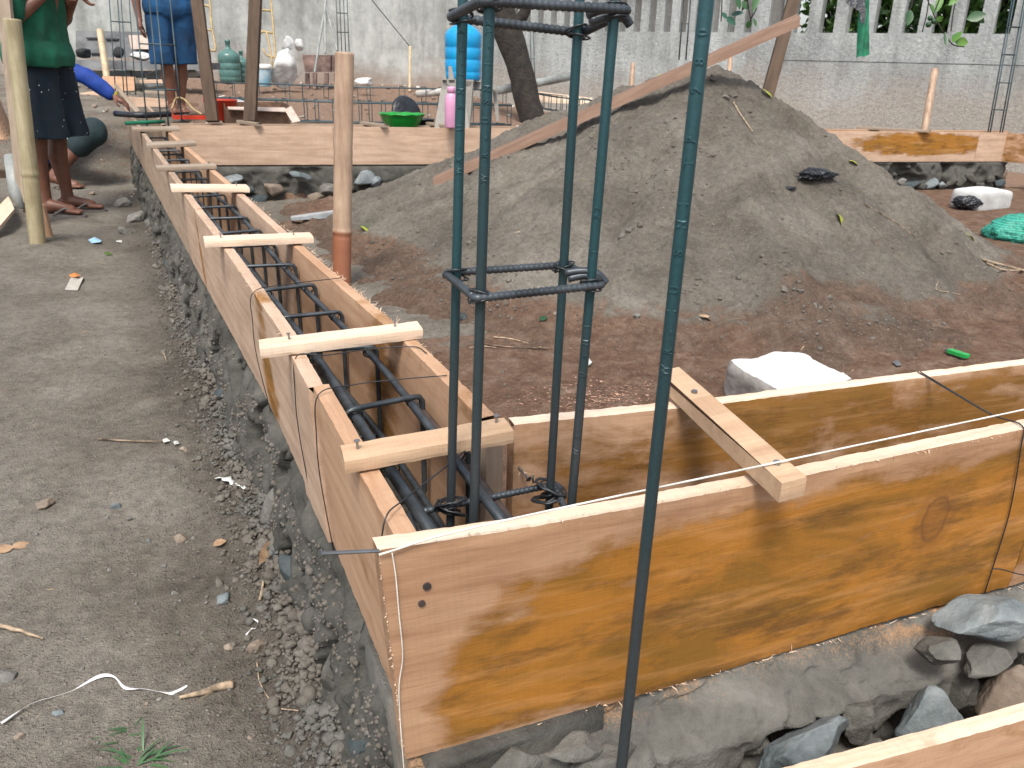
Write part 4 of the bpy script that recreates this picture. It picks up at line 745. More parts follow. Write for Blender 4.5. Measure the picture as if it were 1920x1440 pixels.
a = onz(82, 462, -.5); c_ = board('peg_board', [a+(-.012, -.02, .26), a+(.0, -.02, -.02)], [a+(.03, .0, .20), a+(.045, 0, -.02)], (.01, .02, 0), M['wood_orange'], None, .02, 3, None, 205, .001); tag(c_, 'short orange offcut fixed to the foot of the greenish bamboo stake', 'wood offcut')
stake_px('timber_post', 'brown timber post standing on the far formwork right of the man in blue', (343, -190), (397, 226), 5.55, 5.5, 22, .04, 'wood_dark', 'post', 210)
stake_px('timber_post', 'dark square post behind the far formwork, beside the cardboard box', (485, -190), (467, 226), 5.6, 5.6, 22, .05, 'wood_dark', 'post', 211)
stake_px('timber_post', 'dark timber post holding up the high end of the slanting batten', (1543, -200), (1428, 225), 4.9, 4.6, 23, .045, 'wood_dark', 'post', 212)
# long batten over the heap
def lb(x, y, D): return atd(x, y, D)
A0, A1 = lb(812, 336, 4.55), lb(1500, 30, 3.95); dn = np.cross((A1-A0)/np.linalg.norm(A1-A0), -FV)
o = board('long_batten', [A0, A1], [A0-UV*.052, A1-UV*.052], FV*.045-RV*.0+UV*.030, M['wood_brown'], None, .03, 4, lambda u, v, a: .12+0*u, 220, .0015); tag(o, 'long squared batten lying across the sand heap and rising to the right', 'batten')
bamboo('bamboo_stake', 'distant bamboo stake standing against the concrete wall, behind the stained board', atd(1753, 130, 7.35), atd(1733, 246, 7.35), 6.5*7.35/FPX, 'bamboo_tan', (.62,))
bamboo('bamboo_stake', 'thin pale bamboo stake far back at the left, in front of the grey bench', atd(187, 56, 8.6), atd(201, 150, 8.6), 6.0*8.6/FPX, 'bamboo_far', (.3, .75))
bamboo('bamboo_stake', 'thin pale stake before the back wall, with a cord running up left from its top', atd(769, 87, 10.6), atd(768, 172, 10.6), 2.8*10.6/FPX, 'bamboo_far', (.5,))
bamboo('bamboo_stake', 'small stake tip showing above the left slope of the heap', atd(1187, 119, 8.0), atd(1182, 190, 8.0), 4.5*8/FPX, 'bamboo_tan')
bamboo('bamboo_stake', 'small stake tip showing under the slanting batten, right of the heap top', atd(1370, 92, 7.6), atd(1366, 170, 7.6), 4.5*7.6/FPX, 'bamboo_tan')
cord('cord', [atd(769, 88, 10.6), atd(730, 40, 10.6), atd(690, -10, 10.5), atd(660, -60, 10.4)], .006, 'wire', 'dark cord running up left from the thin stake by the back wall', 'cord')
# loose boards at the left edge
def flat_board(name, label, corners, th, m, seed, cat='board', group=None):
    c = [np.asarray(q, float) for q in corners]; return tag(board(name, [c[0]+(0, 0, th), c[1]+(0, 0, th)], [c[0], c[1]], (c[3]-c[0]+c[2]-c[1])/2, M[m], None, .03, 2, None, seed, .001), label, cat, group)
zt_ = -.44
flat_board('loose_board', 'pale board lying on the ground at the left edge', [onz(-40, 480, zt_), onz(28, 398, zt_), onz(14, 388, zt_), onz(-40, 420, zt_)], .02, 'wood_fresh_bright', 230)
o = board('leaning_board', [atd(-30, 120, 5.2), atd(22, 245, 5.4)], [atd(-30, 260, 5.0), atd(6, 262, 5.0)], FV*.02, M['wood_orange'], None, .04, 4, None, 231, .001); tag(o, 'orange board leaning behind the stakes at the left edge', 'board')
V, F = cat_mesh([box(-1.9, -.92, 5.25, 5.30, -.30, -.255), box(-1.9, -1.86, 5.2, 5.34, -.5, -.3), box(-.97, -.93, 5.2, 5.34, -.5, -.3)]); tag(mk('trestle', V, F, M['wood_dark']), 'low dark trestle rail behind the stakes at the left', 'trestle')
# pvc pipe piece
M['pvc'] = plain('pvc', (.30, .32, .31), .5, var=.2, scale=8, bmp=0)
tag(mk('pipe', *tube([atd(22, 292, 4.6), atd(30, 360, 4.6), atd(42, 390, 4.6)], [.040, .038, .012], 16), M['pvc'], None, True), 'short grey plastic pipe standing at the foot of the left stakes', 'pipe')

# ------------------------------------------------------------------ upright cages in the distance
def far_cage(label, topL, botL, dx, dep, r, ties, wpx=None, group='upright rebar cages in the distance', m='steel_far', quad=True):
    root = thing('rebar_column', label, 'rebar cage', tuple(atd(*botL, dep)), group); off = [(0, 0, 0)]+[(dx, 0, 0)]
    if quad: off = [(0, 0), (dx*.30, dx*.9), (dx, 0), (dx*1.30, dx*.9)]
    else: off = [(0, 0), (dx, 0)]
    e = np.array([RV[0], RV[1], 0]); e /= np.linalg.norm(e); f_ = np.array([FV[0], FV[1], 0]); f_ /= np.linalg.norm(f_); w_ = dep/FPX
    a, b_ = atd(*topL, dep), atd(*botL, dep)
    for ox, oy in off: mk('main_bar', *tube([a+e*ox*w_+f_*oy*w_, b_+e*ox*w_+f_*oy*w_], r, 6), M[m], root, True)
    for y in ties:
        t = (y-topL[1])/(botL[1]-topL[1]); c = a+(b_-a)*t; o4 = [c+e*ox*w_+f_*oy*w_ for ox, oy in (off if not quad else (off[0], off[1], off[3], off[2]))]
        if quad: tie('tie', o4, r*.8, m, root, ribs=False, rc=.005)
        else: mk('tie', *tube([o4[0], o4[1]], r*.8, 6), M[m], root)
    return root
far_cage('slim upright cage behind the long trough, before the man in blue', (250, -30), (276, 236), 40, 5.6, .0055, (82, 168), m='steel_far')
far_cage('slim upright cage between the man in green and the man in blue', (203, -30), (217, 178), 22, 7.2, .0052, (40, 132), m='steel_far')
far_cage('faint upright cage against the streaked back wall above the bamboo stake', (629, -30), (634, 96), 14, 10.6, .006, (24, 60), m='steel_far')
far_cage('tall upright cage at the right edge by the concrete wall', (1907, -30), (1856, 252), 23, 7.2, .0062, (50, 102, 155, 206), m='steel_far')
far_cage('thin upright bars tied together behind the top of the sand heap', (1284, -30), (1273, 112), 13, 6.6, .0055, (44,), m='wire', quad=False)
far_cage('pale upright bars against the wall right of the leaning tree', (994, 60), (998, 180), 6, 9.5, .005, (110,), m='steel_far', quad=False)
# horizontal cages on the soil beyond the far formwork
def flat_cage(label, L0, L1, D0, D1, h, ties, m='steel_far', group='long cages lying across the soil'):
    root = thing('rebar_cage', label, 'rebar cage', tuple(atd(*L0, D0)), group); a, b_ = atd(*L0, D0), atd(*L1, D1); f_ = np.array([0, .16, 0])
    for o_ in ((0, 0, 0), f_, (0, 0, -h), f_+(0, 0, -h)): mk('main_bar', *tube([a+o_, (a+b_)/2+o_+(0, 0, -.01), b_+o_], .0075, 6), M[m], root, True)
    for t in np.linspace(.01, .99, ties):
        t += rnd.uniform(-.3, .3)/ties; c = a+(b_-a)*t; sk = rnd.uniform(-.03, .03); tie('stirrup', [c+(0, 0, .01), c+f_+(sk, 0, .01), c+f_+(sk, 0, -h), c+(0, 0, -h)], .004, m, root, ribs=False, rc=.02)
    return root
flat_cage('long reinforcing cage lying on the soil, nearest behind the far formwork', (395, 184), (960, 198), 7.0, 7.6, .17, 22)
flat_cage('long reinforcing cage lying farther back near the white sack', (395, 154), (960, 170), 9.0, 9.4, .16, 14)
flat_cage('short cage in pale formwork left of the slotted wall', (1010, 176), (1110, 188), 8.9, 8.6, .14, 10)
o = board('formwork_board', [atd(1005, 171, 9.1), atd(1112, 184, 8.8)], [atd(1005, 192, 9.1), atd(1100, 196, 8.8)], (.0, .03, 0), M['wood_fresh_bright'], None, .04, 3, None, 240, .001); tag(o, 'pale timber board behind the short cage, left of the slotted wall', 'board')
tag(mk('pole', *tube([atd(930, 170, 8.9), atd(1010, 155, 9.1), atd(1070, 143, 9.3)], .045, 12), M['pvc'], None, True), 'fat pale pole lying on the soil behind the tree trunk', 'pole')
tag(mk('pole', *tube([atd(782, 176, 9.4), atd(880, 168, 9.2)], .04, 12), M['litter_white'], None, True), 'short white pole lying left of the grey chair', 'pole')

# ------------------------------------------------------------------ household things behind the far formwork
def mkc(name, c, **k): M[name] = plain(name, c, **k); return M[name]
mkc('jug_blue', (.01, .42, .80), rough=.25, c2=(.008, .34, .72), bmp=0); mkc('jug_green', (.09, .19, .17), rough=.3, c2=(.06, .14, .13), bmp=0)
b = M['jug_blue'].node_tree.nodes['Principled BSDF']; b.inputs['Transmission Weight'].default_value = .25; b.inputs['Roughness'].default_value = .3
def jug(label, x, y, D, s, m, group):
    c = atd(x, y, D); p = [(.118, 0), (.132, .012), (.135, .055), (.1325, .06), (.135, .065), (.135, .14), (.131, .146), (.135, .152), (.135, .222), (.131, .228), (.135, .234), (.136, .31), (.125, .335), (.09, .365), (.045, .39), (.030, .41), (.029, .455), (.033, .458), (.033, .475), (.026, .49)]
    r = thing('water_jug', label, 'water jug', tuple(c), group); mk('bottle', *lathe([(a*s, z*s) for a, z in p], c, 28), M[m], r, True); mk('cap', *lathe([(.034*s, .47*s), (.034*s, .50*s), (.01, .505*s)], c, 20), M[m], r, True); return r
jug('bright blue water jug standing upside-up on the grey plastic chair', 868, 151, 6.2, 1.0, 'jug_blue', None)
jug('green water jug by the back wall, left of the dark post', 433, 154, 10.4, .98, 'jug_green', None)
jug('half hidden green water jug right behind the dark post', 456, 154, 10.6, .75, 'jug_green', None)
# grey plastic chair / stool
mkc('chair_grey', (.165, .155, .135), rough=.5, var=.1, bmp=0)
ch = thing('plastic_chair', 'grey moulded plastic chair beyond the far formwork, carrying the blue jug', 'chair', tuple(atd(865, 240, 6.1)))
def quad_px(pts, th, m, parent, nm): 
    V = [atd(x, y, D) for x, y, D in pts]; V2 = [v+np.array([FV[0], FV[1], 0])*th for v in V]; n = len(V); F = [tuple(range(n)), tuple(range(2*n-1, n-1, -1))]+[(i, i+n, (i+1) % n+n, (i+1) % n) for i in range(n)]
    return mk(nm, V+V2, F, m, parent)
quad_px([(833, 148, 5.95), (845, 165, 5.95), (843, 195, 5.95), (835, 243, 5.9), (814, 243, 5.9), (826, 170, 5.95)], .03, M['chair_grey'], ch, 'leg')
quad_px([(868, 152, 5.95), (887, 152, 5.95), (887, 200, 5.95), (880, 243, 5.9), (866, 243, 5.9), (871, 180, 5.95)], .03, M['chair_grey'], ch, 'leg')
quad_px([(828, 148, 5.95), (888, 150, 5.95), (886, 162, 5.95), (846, 163, 5.95), (828, 160, 5.95)], .34, M['chair_grey'], ch, 'seat')
quad_px([(831, 118, 5.93), (834, 118, 5.93), (837, 150, 5.93), (829, 150, 5.93)], .02, M['chair_grey'], ch, 'back_slat'); quad_px([(841, 124, 5.93), (847, 124, 5.93), (852, 150, 5.93), (841, 150, 5.93)], .02, M['chair_grey'], ch, 'back_slat')
quad_px([(925, 155, 6.3), (932, 157, 6.3), (936, 228, 6.3), (931, 228, 6.3), (924, 175, 6.3)], .03, M['chair_grey'], ch, 'leg')
quad_px([(888, 153, 6.2), (930, 155, 6.2), (930, 167, 6.2), (888, 167, 6.2)], .05, M['chair_grey'], ch, 'armrest')
mkc('pink', (.62, .30, .47), rough=.35, bmp=0, var=.05)
c = atd(846, 240, 5.75); bt = thing('drinking_bottle', 'pink drinking bottle standing beside the grey chair', 'bottle', tuple(c))
mk('body', *lathe([(.040, 0), (.044, .01), (.045, .16), (.041, .20), (.031, .222), (.025, .23)], c, 22), M['pink'], bt, True); mk('cap', *lathe([(.028, .225), (.029, .262), (.025, .27)], c, 18), M['pink'], bt, True)
mkc('green_plastic', (.012, .26, .035), rough=.3, bmp=0, var=.1); mkc('red_plastic', (.62, .05, .02), rough=.35, bmp=0, var=.1); mkc('card', (.22, .13, .085), rough=.9, var=.2, bmp=0); mkc('card_pale', (.52, .42, .36), rough=.9, var=.1, bmp=0)
c = atd(754, 238, 6.0); V, F = lathe([(.10, -.02), (.115, 0), (.145, .055), (.160, .085), (.166, .088), (.165, .095), (.150, .09), (.11, .02), (.02, .012)], c, 40); V = V+np.stack([0*V[:, 0], 0*V[:, 0], .003*np.sin(np.arctan2(V[:, 1]-c[1], V[:, 0]-c[0])*30)], 1)*(V[:, 2:3] > c[2]+.08); tag(mk('basin', V, F, M['green_plastic'], None, True), 'green scalloped plastic basin behind the far formwork', 'basin')
c = atd(788, 240, 6.15); tag(mk('cooking_pot', *lathe([(.08, 0), (.10, .02), (.105, .06), (.112, .065), (.10, .062), (.09, .02), (.01, .015)], c, 26), M['black_plastic'], None, True), 'low black pot right of the green basin', 'pot')
c = atd(763, 214, 6.5); V, F = lathe([(.13, -.015), (.145, 0), (.13, .015), (.05, .02), (.01, .03)], (0, 0, 0), 26); V = V@rotm(0.4, 0, 1.25).T+c; tag(mk('lid', V, F, M['black_plastic'], None, True), 'dark round pan lid propped up behind the green basin', 'lid')
c = atd(740, 222, 6.25); V, F = rock(c, (.085, .04, .07), 900, 3, .9); tag(mk('plastic_bag', V, F, M['litter_white'], None, True), 'crumpled clear plastic bag lying on the green basin', 'bag')
c = atd(416, 225, 5.95); V, F = lathe([(.085, 0), (.09, .005), (.115, .13), (.122, .135), (.12, .14), (.105, .13), (.08, .01), (.01, .01)], c, 30); tag(mk('bucket', V, F, M['red_plastic'], None, True), 'red plastic bucket between the brown post and the dark post', 'bucket')
c = atd(368, 219, 6.0); tag(mk('tray', *cat_mesh([box(c[0]-.16, c[0]+.10, c[1]-.1, c[1]+.1, c[2]-.012, c[2]+.004), box(c[0]-.16, c[0]+.10, c[1]-.1, c[1]-.09, c[2]+.004, c[2]+.016), box(c[0]-.16, c[0]-.15, c[1]-.09, c[1]+.1, c[2]+.004, c[2]+.016)]), M['red_plastic']), 'flat red plastic tray under the feet of the man in blue', 'tray')
c = atd(506, 226, 5.9); bx = thing('cardboard_box', 'open dark cardboard box standing right of the dark post', 'box', tuple(c)); x0, x1, y0, y1 = c[0]-.30, c[0]+.14, c[1], c[1]+.3
for V, F in [box(x0, x1, y0, y0+.006, c[2]-.03, c[2]+.085), box(x0, x1, y1, y1+.006, c[2]-.03, c[2]+.11), box(x0, x0+.006, y0+.006, y1, c[2]-.03, c[2]+.11), box(x1-.006, x1, y0+.006, y1, c[2]-.03, c[2]+.11)]: mk('side_panel', V, F, M['card'], bx)
mk('flap', *hexa([(x0+.02, y0-.06, c[2]+.075), (x1-.03, y0-.05, c[2]+.06), (x1-.03, y0-.003, c[2]+.085), (x0+.02, y0-.003, c[2]+.087), (x0+.02, y0-.06, c[2]+.08), (x1-.03, y0-.05, c[2]+.065), (x1-.03, y0-.003, c[2]+.09), (x0+.02, y0-.003, c[2]+.092)]), M['card_pale'], bx)
quad_px([(533, 205, 5.85), (546, 199, 5.85), (563, 227, 5.8), (548, 230, 5.8)], .01, M['card_pale'], bx, 'flap')
# white sacks
mkc('sack', (.62, .63, .62), rough=.8, var=.18, scale=5, bmp=.8, bsc=14, bd=.02)
def lump(name, label, cat, px, py, D, size, m, seed, rough=.3, n=4, parent=None, rot=None, group=None): V, F = rock(atd(px, py, D), size, seed, n, rough, 3, rot=rot if rot else (0, 0, 0)); V = V+.02*min(size)*4*np.stack([fbm(V+k*3, 9, 3, seed+k) for k in range(3)], 1); o = mk(name, V, F, M[m], parent, True); return tag(o, label, cat, group)
lump('sack', 'full white sack leaning by the back wall', 'sack', 534, 130, 9.6, (.17, .15, .24), 'sack', 31, rot=(0, .25, 0)); lump('sack', 'white sack bundled on top of the full one', 'sack', 540, 83, 9.8, (.085, .08, .095), 'sack', 33); lump('sack', 'crumpled pale sack at the upper right of the full white one', 'sack', 562, 84, 9.9, (.06, .06, .07), 'sack', 34)
lump('sack', 'pale sack lying behind the legs of the man in blue', 'sack', 292, 142, 9.4, (.15, .1, .08), 'sack', 35); lump('sack', 'second pale sack low behind the man in blue', 'sack', 290, 158, 9.2, (.16, .1, .05), 'sack', 36); lump('sack', 'pale sack between the man in blue and the brown post', 'sack', 362, 140, 9.4, (.09, .1, .06), 'sack', 37)
lump('foam_board', 'white broken foam board lying before the back wall', 'foam board', 687, 153, 9.8, (.14, .1, .05), 'sack', 38, n=3)
mkc('bucket_blue', (.16, .42, .55), rough=.4, c2=(.5, .58, .62), scale=6, bmp=0); mkc('white_plastic', (.68, .70, .66), rough=.4, bmp=0, var=.05)
c = atd(494, 162, 9.5); bk_ = thing('paint_bucket', 'white and blue paint bucket right of the dark post', 'bucket', tuple(c)); mk('tub', *lathe([(.085, 0), (.09, .01), (.10, .20), (.10, .205)], c, 24), M['bucket_blue'], bk_, True); mk('lid', *lathe([(.108, .19), (.11, .2), (.11, .225), (.09, .24), (.01, .24)], c, 24), M['white_plastic'], bk_, True)
lump('plastic_bag', 'white plastic bag on the soil beside the red bucket', 'bag', 428, 196, 6.6, (.16, .1, .05), 'sack', 39); 
# old table with two brown panels on trestle legs, and a tripod of poles
mkc('old_panel', (.20, .125, .105), rough=.8, var=.35, scale=7, bmp=.2)
tb = thing('old_cupboard', 'low brown cupboard with dark openings standing behind the white sack', 'cupboard', tuple(atd(600, 165, 10.2)))
for q in ([(566, 103), (620, 103), (620, 135), (572, 135)], [(622, 103), (655, 104), (655, 135), (622, 135)]): quad_px([(x, y, 10.2) for x, y in q][::-1], .3, M['old_panel'], tb, 'panel')
for x in (572, 586, 608, 626, 645): quad_px([(x, 137, 10.2), (x+7, 137, 10.2), (x+7, 166, 10.2), (x, 166, 10.2)][::-1], .05, M['old_panel'], tb, 'leg')
tp = thing('pole_tripod', 'tripod of thin grey poles leaning together before the back wall', 'tripod', tuple(atd(605, 140, 9.9)))
for q in ([(616, -30), (590, 135)], [(609, -30), (610, 100)], [(612, 15), (632, 95)]): mk('pole', *tube([atd(*q[0], 9.9), atd(*q[1], 9.9)], .014, 8), M['wood_weathered'] if False else M['pvc'], tp)
# bamboo chairs / yellow tube frames leaning on the wall
mkc('yellow_tube', (.42, .31, .15), rough=.5, bmp=0)
for lb_, P_, in (('yellowish tube ladder leaning on the back wall, left of the white sack', [[(478, -30), (482, 20), (486, 60), (500, 62), (512, 128)], [(505, -30), (513, 60), (517, 118)], [(480, 18), (509, 20)], [(486, 58), (512, 62)], [(493, 92), (500, 103), (516, 108)]]),
              ('yellowish bent tube frame hanging on the back wall, right of the brown post', [[(392, -30), (394, 10), (397, 50), (404, 90), (398, 95), (388, 88)], [(380, -10), (382, 50), (390, 92)], [(382, 10), (394, 12)], [(384, 55), (398, 57)]])):
    r = thing('tube_frame', lb_, 'tube frame', tuple(atd(*P_[0][-1], 10.6)))
    for p_ in P_: mk('tube', *tube(spline([atd(x, y, 10.6) for x, y in p_], 5), .014, 8), M['yellow_tube'], r, True)
# old grey bench with clutter on the far left
mkc('bench_grey', (.14, .145, .15), rough=.7, var=.3, scale=5, bmp=.2); mkc('dark_gap', (.02, .022, .025), rough=.9, bmp=0)
gb = thing('workbench', 'old grey workbench with a high back panel, far left by the back wall', 'workbench', tuple(atd(230, 150, 9.3)))
quad_px([(142, 57, 9.4), (272, 60, 9.4), (290, 108, 9.4), (142, 106, 9.4)][::-1], .05, M['bench_grey'], gb, 'back_panel'); quad_px([(142, 112, 8.9), (385, 118, 8.9), (385, 131, 8.9), (142, 130, 8.9)][::-1], .5, M['bench_grey'], gb, 'bench_top')
for x in (150, 235, 340): quad_px([(x, 131, 9.0), (x+9, 131, 9.0), (x+9, 150, 9.0), (x, 150, 9.0)][::-1], .06, M['bench_grey'], gb, 'leg')
quad_px([(142, 132, 9.5), (385, 133, 9.5), (385, 146, 9.5), (142, 146, 9.5)][::-1], .02, M['dark_gap'], gb, 'under_bench_shade')  # dark sheet standing in for the shade below the bench top
for x0_, x1_, y_ in ((162, 185, 70), (198, 222, 72), (170, 190, 99), (210, 228, 100)): quad_px([(x0_, y_, 9.38), (x1_, y_, 9.38), (x1_, y_+3, 9.38), (x0_, y_+3, 9.38)][::-1], .02, M['dark_gap'], gb, 'slot')
lump('tool_pile', 'dark machine parts piled on the grey workbench', 'machine part', 158, 100, 8.95, (.10, .08, .05), 'dark_gap', 41, n=3); lump('tool_pile', 'dark tool box end on the grey workbench near the slim cage', 'machine part', 222, 97, 8.95, (.06, .06, .07), 'dark_gap', 42, n=2)
lump('sack', 'grey white sack lying on the right end of the workbench', 'sack', 262, 106, 8.95, (.13, .1, .05), 'sack', 43); quad = quad_px([(241, 66, 9.3), (285, 66, 9.3), (285, 92, 9.3), (246, 92, 9.3)][::-1], .05, M['card_pale'], None, 'pale_panel'); tag(quad, 'pale panel standing on the workbench behind the slim cage', 'panel')
# timber clutter near the end of the long trough
o = board('timber_offcut', [atd(192, 143, 8.2), atd(254, 145, 8.2)], [atd(192, 172, 8.2), atd(252, 170, 8.2)], (0, .2, 0), M['wood_orange'], None, .05, 3, None, 250, .001); tag(o, 'short wide orange timber piece beyond the gloved hand', 'timber')
o = board('timber_offcut', [atd(216, 155, 7.0), atd(262, 207, 6.6)], [atd(214, 163, 7.0), atd(254, 210, 6.6)], (0, .03, 0), M['wood_weathered'], None, .05, 3, None, 251, .001); tag(o, 'grey stick leaning into the end of the long trough', 'timber')
tag(mk('cloth_roll', *tube(spline([onz(216, 213, .03), onz(265, 216, .03), onz(318, 214, .03)], 4), .02, 8), M['black_plastic'], None, True), 'dark cloth roll lying across the far end of the long trough', 'cloth')
tag(mk('cloth_strip', *tube([onz(236, 231, .02), onz(308, 228, .02)], .012, 8), M['cloth_green'], None, True), 'thin green rod lying across the far end of the long trough', 'rod')
tag(mk('hose', *tube(spline([atd(322, 205, 6.9), atd(330, 185, 6.9), atd(345, 186, 6.8), atd(362, 204, 6.7), atd(378, 214, 6.6)], 6), .008, 6), M['yellow_tube'], None, True), 'yellow hose looped at the feet of the man in blue', 'hose')
for k, (a0, a1, b0, b1, D, m, lb_) in enumerate([((262, 150), (322, 149), (262, 156), (322, 156), 8.4, 'wood_pale', 'narrow pale plank lying behind the slim cages'), ((240, 182), (312, 186), (240, 200), (310, 201), 7.3, 'wood_pale', 'pinkish board end lying right of the leaning grey stick'),
        ((268, 168), (330, 172), (268, 174), (330, 178), 7.8, 'wood_weathered', 'weathered plank lying left of the bare legs'), ((150, 175), (196, 168), (150, 183), (196, 178), 8.6, 'wood_pale', 'pale plank showing under the blue sleeve'), ((302, 190), (372, 193), (302, 197), (372, 200), 7.5, 'wood_orange', 'orange board lying behind the hose')]):
    o = board('plank', [atd(*a0, D), atd(*a1, D)], [atd(*b0, D), atd(*b1, D)], (0, .12, 0), M[m], None, .05, 2, None, 260+k, .001); tag(o, lb_, 'plank', 'planks lying about beyond the long trough')
# rubble bank beyond the path, left of the long trough
for k in range(26):
    x, y = rng.uniform(125, 232), rng.uniform(185, 300)
    if x < 150 and y < 215: continue
    p = onz(x, y, -.5+.38*(300-y)/115); s = rng.uniform(.06, .13); V, F = rock(p, (s, s, s*.6), 700+k, 3, .4); tag(mk('rubble_stone', V, F, M['stone_tan']), 'dusty pale stone in the rubble bank at the end of the path', 'stone', 'stones of the rubble bank')

# ------------------------------------------------------------------ things inside the walls
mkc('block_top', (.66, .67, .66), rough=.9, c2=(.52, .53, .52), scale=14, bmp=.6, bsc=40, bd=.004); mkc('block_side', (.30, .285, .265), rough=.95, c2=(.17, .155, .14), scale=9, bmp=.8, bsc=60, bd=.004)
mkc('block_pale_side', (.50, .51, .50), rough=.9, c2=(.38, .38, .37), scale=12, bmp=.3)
def block(label, P4, h, seed, name='concrete_block', z0=-.5, mats=('block_side', 'block_top'), cat='concrete block', n=26, rnd_=.012, group=None):
    """P4: four ground corners; a chipped, worn block"""
    c = [np.asarray(q, float)[:2] for q in P4]; rows = []; g = np.linspace(-1, 1, n); V = []; F = []
    def side(fn):
        nonlocal V, F; b_ = len(V); V += [fn(u, v) for u in g for v in g]; F += [tuple(x+b_ for x in q) for q in grid_faces(n, n)]
    side(lambda u, v: (v, u, 1)); side(lambda u, v: (u, v, -1)); side(lambda u, v: (u, -1, v)[::1]); side(lambda u, v: (-u, 1, v)); side(lambda u, v: (1, u, v)); side(lambda u, v: (-1, -u, v))
    V = np.array(V, float); d = np.linalg.norm(V, axis=1)[:, None]; k = 5.5; Vr = V/((np.abs(V)**k).sum(1)**(1/k))[:, None]; V = V*.25+Vr*.75; u, v = (V[:, 0]+1)/2, (V[:, 1]+1)/2
    xy = (c[0][None]*((1-u)*(1-v))[:, None]+c[1][None]*(u*(1-v))[:, None]+c[2][None]*(u*v)[:, None]+c[3][None]*((1-u)*v)[:, None]); z = z0+h*(V[:, 2]+1)/2
    W = np.stack([xy[:, 0], xy[:, 1], z], 1); W += rnd_*np.stack([fbm(W+i*7, 13, 5, seed+i, .6) for i in range(3)], 1)
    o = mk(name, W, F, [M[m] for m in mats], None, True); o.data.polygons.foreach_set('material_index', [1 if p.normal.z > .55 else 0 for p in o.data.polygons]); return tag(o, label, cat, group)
g4 = [onz(1352, 722, -.50), onz(1492, 752, -.50), onz(1640, 722, -.50), onz(1475, 690, -.50)]
tl, tf, tr_, tb_ = onz(1366, 668, -.36), onz(1478, 735, -.36), onz(1606, 706, -.36), onz(1500, 655, -.36)
block('worn concrete block with a white top, right behind the orange stained trough', [onz(1350, 670, -.36), onz(1474, 742, -.36), onz(1612, 706, -.36), onz(1500, 650, -.36)], .135, 3, z0=-.495)
block('clean squared pale block on the soil before the far right footing', [onz(1782, 352, -.33), onz(1844, 360, -.33), onz(1907, 357, -.33), onz(1840, 346, -.33)], .155, 8, z0=-.485, rnd_=.004, mats=('block_pale_side', 'block_top'))
# ------------------------------------------------------------------ small things on the ground
def stone_px(label, x, y, wpx, hpx, m, seed, group=None, lift=.25):
    p = hit(x, y); D = (p-CAM)@FV; s = wpx/2*D/FPX; V, F = rock(p+(0, 0, s*lift), (s, s*.8, s*.72*min(1, hpx/wpx*1.5)), seed, 4, .35, 6); V = V+s*.05*np.stack([fbm(V+k, 160, 3, seed+k) for k in range(3)], 1)
    return tag(mk('stone', V, F, M[m], None, True), label, 'stone', group)
for k, (x, y, w_, h_, m, lb_) in enumerate([
    (337, 1014, 30, 20, 'stone_tan', 'rounded tan pebble alone on the path, left of the orange corner board'), (420, 1125, 36, 28, 'stone_blue', 'blue grey angular stone at the edge of the rubble'), (84, 950, 40, 22, 'stone_tan', 'flat brownish stone half buried in the path at the left'),
    (216, 953, 22, 14, 'stone_blue', 'pale angular chip near the middle of the path'), (8, 1275, 46, 36, 'stone_grey', 'grey stone at the left frame edge by the end of the white ribbon'), (36, 1383, 22, 16, 'stone_tan', 'small cream pebble near the bottom left corner'),
    (112, 1340, 30, 16, 'stone_blue', 'flat bluish stone between the ribbon and the grass tuft'), (275, 1322, 15, 13, 'stone_tan', 'small reddish pebble just under the ribbon'), (299, 1312, 12, 12, 'stone_grey', 'small round grey pebble under the right part of the ribbon'), (470, 1387, 18, 13, 'stone_tan', 'small tan stone at the bottom, right of the grass'),
    (279, 1016, 12, 10, 'stone_blue', 'tiny pale pebble left of the rounded tan one'), (328, 1114, 14, 11, 'stone_grey', 'small grey pebble in the middle of the lower path'), (205, 1070, 14, 10, 'stone_grey', 'small dark pebble above the twig with split end'), (308, 1063, 13, 10, 'stone_grey', 'small dark round pebble below the tan one'),
    (430, 1216, 24, 22, 'stone_tan', 'brown stone beside the grey lump in the rubble'), (480, 1220, 46, 26, 'stone_tan', 'larger brown stone in the rubble near the white scrap'), (242, 975, 16, 12, 'stone_grey', 'small grey stone right of the pale angular chip'), (230, 388, 34, 22, 'stone_grey', 'flat grey stone on the path near the sandalled feet'), (255, 415, 38, 30, 'stone_grey', 'dusty stone against the footing, nearer than the flat one'), (235, 438, 28, 18, 'stone_grey', 'low dusty stone at the front of the little pile'),
    (380, 1187, 12, 9, 'stone_grey', 'tiny stone in front of the rubble heap'), (345, 845, 16, 12, 'stone_tan', 'small tan stone in the rubble, farther along'), (306, 544, 18, 14, 'stone_grey', 'round stone at the foot of the footing, half way down the path'), (175, 1290, 10, 8, 'stone_grey', 'tiny pebble above the white ribbon'),
    (862, 598, 36, 26, 'stone_dark', 'dark reddish clod behind the column bars'), (1045, 350+240, 18, 14, 'stone_tan', 'small pebble at the foot of the heap'), (1195, 595, 18, 14, 'stone_grey', 'grey pebble on the heap left of the single bar'), (1805, 352+10, 14, 12, 'stone_tan', 'small tan stone left of the pale squared block')]):
    stone_px(lb_, x, y, w_, h_, m, 600+k)
def on_ground(q, lift=.004): p = hit(*q); return p+(0, 0, lift)
cord_ = lambda name, qs, r, m, lb_, cat, lift=.004, n=8: cord(name, [on_ground(q, lift+.004*math.sin(i*1.7)) for i, q in enumerate(qs)], r, m, lb_, cat, n=n)
mkc('ribbon', (.80, .80, .80), rough=.5, bmp=0, var=.03)
